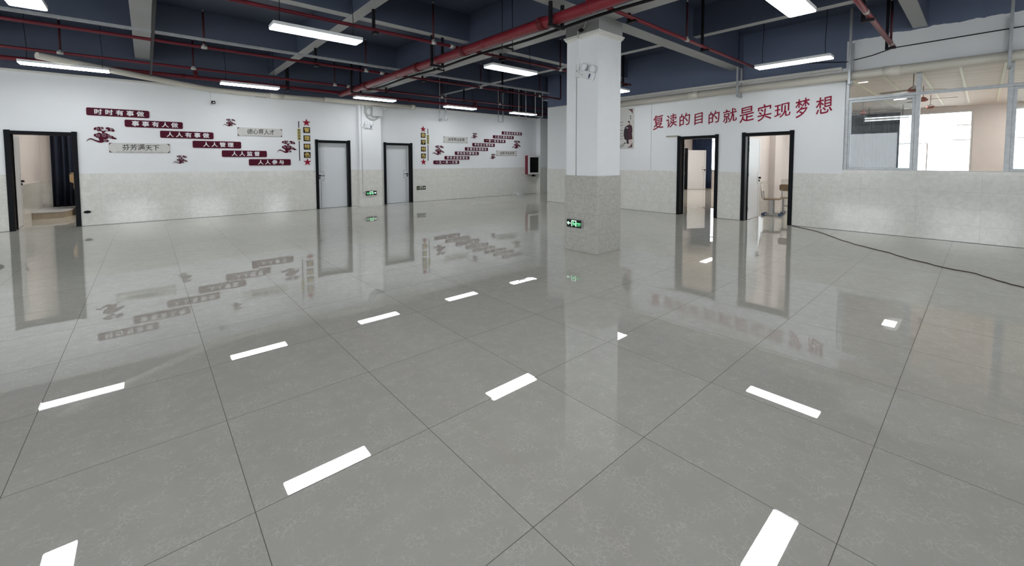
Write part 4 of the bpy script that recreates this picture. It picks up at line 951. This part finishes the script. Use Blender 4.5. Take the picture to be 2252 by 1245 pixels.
struct('wall_classroom_end', MB().box(10.89, 19.7, -6.2, -6.0, 0, 3.2), M_CREAM, 'end wall of the classroom', 'wall')
struct('ceiling_classroom', MB().box(10.89, 21.7, -6.2, 10.1, 3.16, 3.3), M_CCEIL, 'pale planked classroom ceiling', 'ceiling')
for y, lab in ((1.93, 'cream ceiling rib of the classroom nearest the left window post'), (1.41, 'second cream ceiling rib of the classroom'), (0.87, 'third cream ceiling rib of the classroom'), (0.34, 'fourth cream ceiling rib of the classroom'), (-0.20, 'fifth cream ceiling rib of the classroom by the second post'), (-0.74, 'sixth cream ceiling rib of the classroom')):
    struct('ceiling_trim', MB().box(11.0, 18.3, y - 0.018, y + 0.018, 3.135, 3.16), M_RIB, lab, 'ceiling trim')
def far_window(name, label, y0, y1, bars):
    r = on_east(name, label, 'window', 0, 0, x=19.52, kind='structure'); t = 0.03
    a, b_ = -y1, -y0
    MB().box(a, b_, 0.9, 0.95, -.05, 0).box(a, b_, 2.97, 3.02, -.05, 0).box(a, a + .05, .95, 2.97, -.05, 0).box(b_ - .05, b_, .95, 2.97, -.05, 0).build('window_frame', M_PLASTIC, r)
    for x0, x1, z0, z1 in bars: MB().box(x0, x1, z0, z1, -.045, -.005).build('window_bar', M_CREAM, r)
    MB().box(a + .05, b_ - .05, .95, 2.97, -.03, -.026).build('glass_pane', M_GLASS, r)
far_window('window_2', 'bright outdoor window at the far side of the classroom', 0.25, 2.6, [(-2.55, -1.25, 2.0, 2.03), (-1.62, -1.52, 0.95, 2.0), (-1.27, -1.24, 0.95, 2.0), (-0.6, -0.3, 2.55, 2.58), (-0.7, -0.3, 2.08, 2.11)])
far_window('window_3', 'bright outdoor window beyond the second window post', -2.3, -0.55, [(0.6, 2.25, 2.1, 2.13), (0.85, 0.9, 0.95, 2.97), (1.5, 1.55, 0.95, 2.97)])
def curtain(name, label, p0, p1, z0, z1, m, folds, depth=0.05):
    a, b_ = Vector((*p0, 0)), Vector((*p1, 0)); d = (b_ - a); L_ = d.length; d.normalize(); nrm = Vector((-d.y, d.x, 0)); n = folds * 8
    bm = bmesh.new(); rows = []
    for zi in range(5):
        z = z0 + (z1 - z0) * zi / 4; row = []
        for i in range(n + 1):
            s = L_ * i / n; o_ = depth * math.sin(2 * PI * folds * i / n + 0.5 * math.sin(i * 0.37)) * (1.0 - 0.25 * zi / 4)
            q = a + d * s + nrm * o_; row.append(bm.verts.new((q.x, q.y, z)))
        rows.append(row)
    for r0, r1 in zip(rows, rows[1:]):
        for i in range(n):
            f = bm.faces.new((r0[i], r0[i + 1], r1[i + 1], r1[i])); f.smooth = True
    me = bpy.data.meshes.new(name); bm.to_mesh(me); bm.free(); me.materials.append(m)
    o = bpy.data.objects.new(name, me); COL.objects.link(o)
    md = o.modifiers.new('thick', 'SOLIDIFY'); md.thickness = 0.006
    return tag(o, label, 'curtain')
curtain('curtain', 'dark curtain behind the dusty left window sash', (19.38, 3.95), (19.38, 1.93), 0.1, 3.08, M_CURT, 16, 0.06)
def fan(label, loc):
    r = thing('ceiling_fan', label, 'ceiling fan', loc, (0, 0, random.uniform(0, 2)), group='rust red classroom fans')
    MB().cyl((0, 0, 0.05), (0, 0, 3.16 - loc[2]), 0.009, 8).build('fan_rod', M_BLADE, r)
    MB().lathe([(0.02, 0.06), (0.05, 0.04), (0.088, 0.0), (0.085, -0.03), (0.035, -0.05)], seg=20).build('fan_motor', M_FAN, r)
    for k in range(3):
        a = 2 * PI * k / 3; b = MB().box(0.08, 0.55, -0.05, 0.05, -0.004, 0.003).build('fan_blade', M_BLADE, r, 0.002); b.rotation_euler = (math.radians(8), 0, a)
    return r
f0 = fan('rust red ceiling fan nearest the window, left of the mullion', (11.56, 0.98, 2.85))
dup(f0, (13.61, 0.98, 2.85), 'rust red ceiling fan second from the window, right of the mullion', (0, 0, 0.6)); dup(f0, (15.6, 0.98, 2.85), 'rust red ceiling fan in front of the bright far window', (0, 0, 1.1)); dup(f0, (15.96, 2.41, 2.85), 'rust red ceiling fan before the dark curtain', (0, 0, 0.2))
r = thing('ceiling_panel_lamp', 'square lit ceiling panel in the classroom', 'ceiling lamp', (15.5, 1.58, 3.13)); MB().box(-.3, .3, -.14, .14, 0.004, .03).build('lamp_housing', M_LAMPH, r); MB().box(-.29, .29, -.13, .13, 0, .004).build('diffuser', M_LAMPW, r)
for x, y, lab in ((13.0, -2.5, 'unseen ceiling panel added for light deeper in the classroom'), (16.5, -2.5, 'unseen ceiling panel added for light at the far end of the classroom'), (12.8, 2.9, 'unseen ceiling panel added for light above the classroom chairs'), (13.0, -4.6, 'unseen ceiling panel added for light in the deepest classroom corner'), (16.5, -4.6, 'unseen ceiling panel added for light in the far deepest classroom corner'), (18.3, -1.0, 'unseen ceiling panel added for light by the outdoor windows')):
    dup(r, (x, y, 3.13), lab)  # these unseen panels are added to brighten the classroom
r = thing('tube_lamp', 'twin white tube lamp hung before the dark curtain', 'tube lamp', (17.6, 2.1, 2.72))
MB().box(-.03, .03, -.55, .5, .03, .06).build('lamp_housing', M_LAMPH, r)
for z in (.0, .085): MB().cyl((0, -.55, z), (0, .5, z), .012, 10).build('tube', M_TUBE, r)
for y in (-.4, .4): MB().cyl((0, y, .06), (0, y, .44), .006, 6).build('suspension_wire', M_WIRE, r)
# chairs seen through the right hand door
def chair(label, loc, rz, mback, mseat):
    """single-pedestal school chair with T feet; local +y is the back"""
    r = thing('school_chair', label, 'chair', loc, (0, 0, rz), group='classroom chairs')
    MB().rrect(-.19, .19, -.2, .19, .425, .445, .04).build('seat', mseat, r, .004)
    b = MB().rrect(-.19, .19, .64, .82, -.012, .012, .05).build('backrest', mback, r, .004); b.rotation_euler = (math.radians(80), 0, 0); b.location = (0, .115, .0)
    for sx in (-.13, .13):
        MB().tube([(sx, .0, .415), (sx, .17, .415), (sx, .215, .46), (sx, .245, .78)], .012, 8).build('back_post', M_CHAIRM, r)
        MB().box(sx - .02, sx + .02, -.03, .04, .05, .42).build('leg', M_CHAIRM, r, .004)
        ft = MB().box(sx - .02, sx + .02, -.2, .2, .018, .055).build('foot_bar', M_CHAIRM, r, .004)
        MB().box(sx - .024, sx + .024, -.225, -.15, 0, .06).box(sx - .024, sx + .024, .15, .225, 0, .06).build('foot_cap', M_CHAIRF, ft, .004)
    MB().box(-.11, .11, -.015, .025, .2, .23).build('stretcher', M_CHAIRM, r, .003)
    return r
chair('pale school chair in side view just inside the right hand door', (12.3, 3.62, 0), math.radians(8), M_CHAIRP, M_CHAIRW)
chair('school chair with tan backrest further inside the right hand door', (12.95, 3.42, 0), math.radians(97), M_CHAIRW, M_CHAIRW)
chair('school chair partly hidden between the two nearer chairs', (13.6, 3.25, 0), math.radians(-15), M_CHAIRP, M_CHAIRW)

# room behind the middle doorway: far door standing open, blue curtain, window
struct('wall_far_room', MB().box(21.5, 21.7, 4.16, 7.4, 0, 3.2).box(21.5, 21.7, 7.4, 9.2, 0, 0.92).box(21.5, 21.7, 7.4, 9.2, 2.75, 3.2).box(21.5, 21.7, 9.2, 11.0, 0, 3.2), M_CREAM, 'end wall of the second classroom with an outdoor window', 'wall')
struct('wall_far_room_side', MB().box(17.0, 20.55, 10.10, 10.25, 0, 3.2).box(20.55, 21.5, 10.10, 10.25, 2.02, 3.2).box(20.5, 21.7, 11.0, 11.1, 0, 3.2).box(20.45, 20.55, 10.25, 11.0, 0, 3.2), M_CREAM, 'side wall of the second classroom', 'wall')
d = thing('door_6', 'pale inner door standing ajar in front of a blue curtain', 'door', (20.50, 9.86, 0), (PI / 2, 0, math.atan2(-0.589, 0.892)), kind='structure')
lf = door_leaf(d, 1.0, 1.98, False, True)
MB().box(-0.16, -0.02, 0, 2.08, -0.3, 0.05).build('door_frame', M_BLACK, d, 0.004)
curtain('curtain', 'blue curtain behind the inner door seen through the middle doorway', (21.38, 10.03), (21.38, 9.05), 0.05, 2.95, M_CURTB, 9)
r = on_east('window_4', 'bright window with greenery seen through the middle doorway', 'window', 0, 0, x=21.52, kind='structure')
MB().box(-9.2, -7.4, .92, .98, -.05, 0).box(-9.2, -7.4, 2.69, 2.75, -.05, 0).box(-9.2, -9.14, .98, 2.69, -.05, 0).box(-7.46, -7.4, .98, 2.69, -.05, 0).box(-9.14, -7.46, 2.4, 2.44, -.05, 0).box(-8.1, -8.05, .98, 2.4, -.05, 0).build('window_frame', M_GALV, r)
MB().box(-9.14, -7.46, .98, 2.69, -.03, -.026).build('glass_pane', M_GLASS, r)
r = thing('ceiling_panel_lamp', 'unseen ceiling panel added to light the second classroom', 'ceiling lamp', (14.5, 7.6, 3.13)); MB().box(-.6, .6, -.15, .15, 0.004, .03).build('lamp_housing', M_LAMPH, r); MB().box(-.59, .59, -.14, .14, 0, .004).build('diffuser', M_LAMPW, r)  # unseen panels, added to brighten the room behind the middle doorway
dup(r, (18.3, 6.2, 3.13), 'unseen ceiling panel added for light at the far end of the second classroom'); dup(r, (19.3, 8.2, 3.13), 'unseen ceiling panel added for light near the inner door of the second classroom')
# outdoors
struct('outside_ground', MB().box(22, 45, -20, 30, -0.4, -0.2), M_GROUND, 'pale paving outdoors beyond the windows', 'ground')
mb = MB(); random.seed(3)
for i in range(26): mb.sphere((24.6 + random.uniform(-.5, .5), 9.6 + random.uniform(-1.8, 1.8), random.uniform(0.2, 1.45)), random.uniform(.25, .45), sub=2)
bush = mb.build('garden_bush', M_LEAVES); dm = bush.modifiers.new('leafy', 'DISPLACE'); tx = bpy.data.textures.new('leafy', 'CLOUDS'); tx.noise_scale = 0.12; dm.texture = tx; dm.strength = 0.2
bush.data.transform(Matrix.Translation((0, 0, -0.3))); tag(bush, 'sunlit green bush outside the far window', 'bush')

# room behind the open left door
struct('wall_office_side', MB().box(-2.4, -2.2, 13.46, 17.4, 0, 3.2), M_CREAM, 'side wall of the room behind the left door', 'wall')
struct('tile_dado', MB().box(-2.2, -2.185, 13.46, 17.2, 0, 0.9).box(-2.2, -2.0, 17.185, 17.2, 0, 0.9), M_TILEB, 'grey tiled dado in the room behind the left door', 'wall', parent=None)
struct('wall_office_back', MB().box(-2.4, 2.6, 17.2, 17.4, 0, 3.2), M_CREAM, 'back wall of the room behind the left door', 'wall')
struct('wall_office_end', MB().box(2.4, 2.6, 13.46, 17.2, 0, 3.2), M_CREAM, 'end wall of the room behind the left door', 'wall')
struct('ceiling_office', MB().box(-2.4, 2.6, 13.46, 17.4, 3.2, 3.3), M_WHITE, 'ceiling of the room behind the left door', 'ceiling')
curtain('curtain', 'long navy curtain in the room behind the open left door', (-1.98, 17.08), (0.6, 17.08), 0.18, 3.1, M_CURT, 20, 0.06)
r = thing('teaching_platform', 'low platform with pale top and beige riser behind the left door', 'platform', (-2.18, 15.6, 0))
mb = MB(); mb.prism([(0, 0), (0.56, 0), (0.64, 0.5), (0.64, 1.4), (0, 1.4)], 0, 0.15); mb.build('riser', M_RISER, r)
mb = MB(); mb.prism([(0, -0.02), (0.575, -0.02), (0.66, 0.5), (0.66, 1.4), (0, 1.4)], 0.15, 0.18); mb.build('platform_top', M_PODTOP, r, 0.008)
r = thing('lectern', 'light wood lectern at the right edge of the left doorway', 'lectern', (-1.46, 16.15, 0))
prof = [(0, 0), (0, 0.62), (-0.03, 0.72), (-0.03, 0.86), (-0.1, 0.90), (-0.1, 1.1), (0.55, 1.16), (0.55, 0)]
mb = MB(); mb.prism(prof, 0, 0.03); o = mb.build('side_panel', M_WOOD, r, 0.003); o.rotation_euler = (PI / 2, 0, 0); o.location = (0, 0.03, 0)
mb = MB(); mb.prism(prof, 0, 0.03); o = mb.build('side_panel', M_WOOD, r, 0.003); o.rotation_euler = (PI / 2, 0, 0); o.location = (0, 0.48, 0)
MB().box(0.0, 0.02, 0.03, 0.45, 0, 0.65).build('front_panel', M_WOOD, r); MB().box(0.02, 0.52, 0.03, 0.45, 0.7, 0.72).build('shelf', M_WOOD, r); MB().box(-0.08, 0.55, 0.0, 0.48, 1.12, 1.14).build('desk_top', M_WOOD, r)
r = thing('ceiling_panel_lamp', 'unseen ceiling panel added to light the room behind the left door', 'ceiling lamp', (-0.4, 15.0, 3.165)); MB().box(-.6, .6, -.15, .15, 0.004, .03).build('lamp_housing', M_LAMPH, r); MB().box(-.59, .59, -.14, .14, 0, .004).build('diffuser', M_LAMPO, r)  # unseen panels, put in to lift this room's light
dup(r, (-0.6, 16.4, 3.165), 'unseen ceiling panel added for light above the platform behind the left door'); dup(r, (1.4, 14.6, 3.165), 'unseen ceiling panel added for light deeper in the room behind the left door')
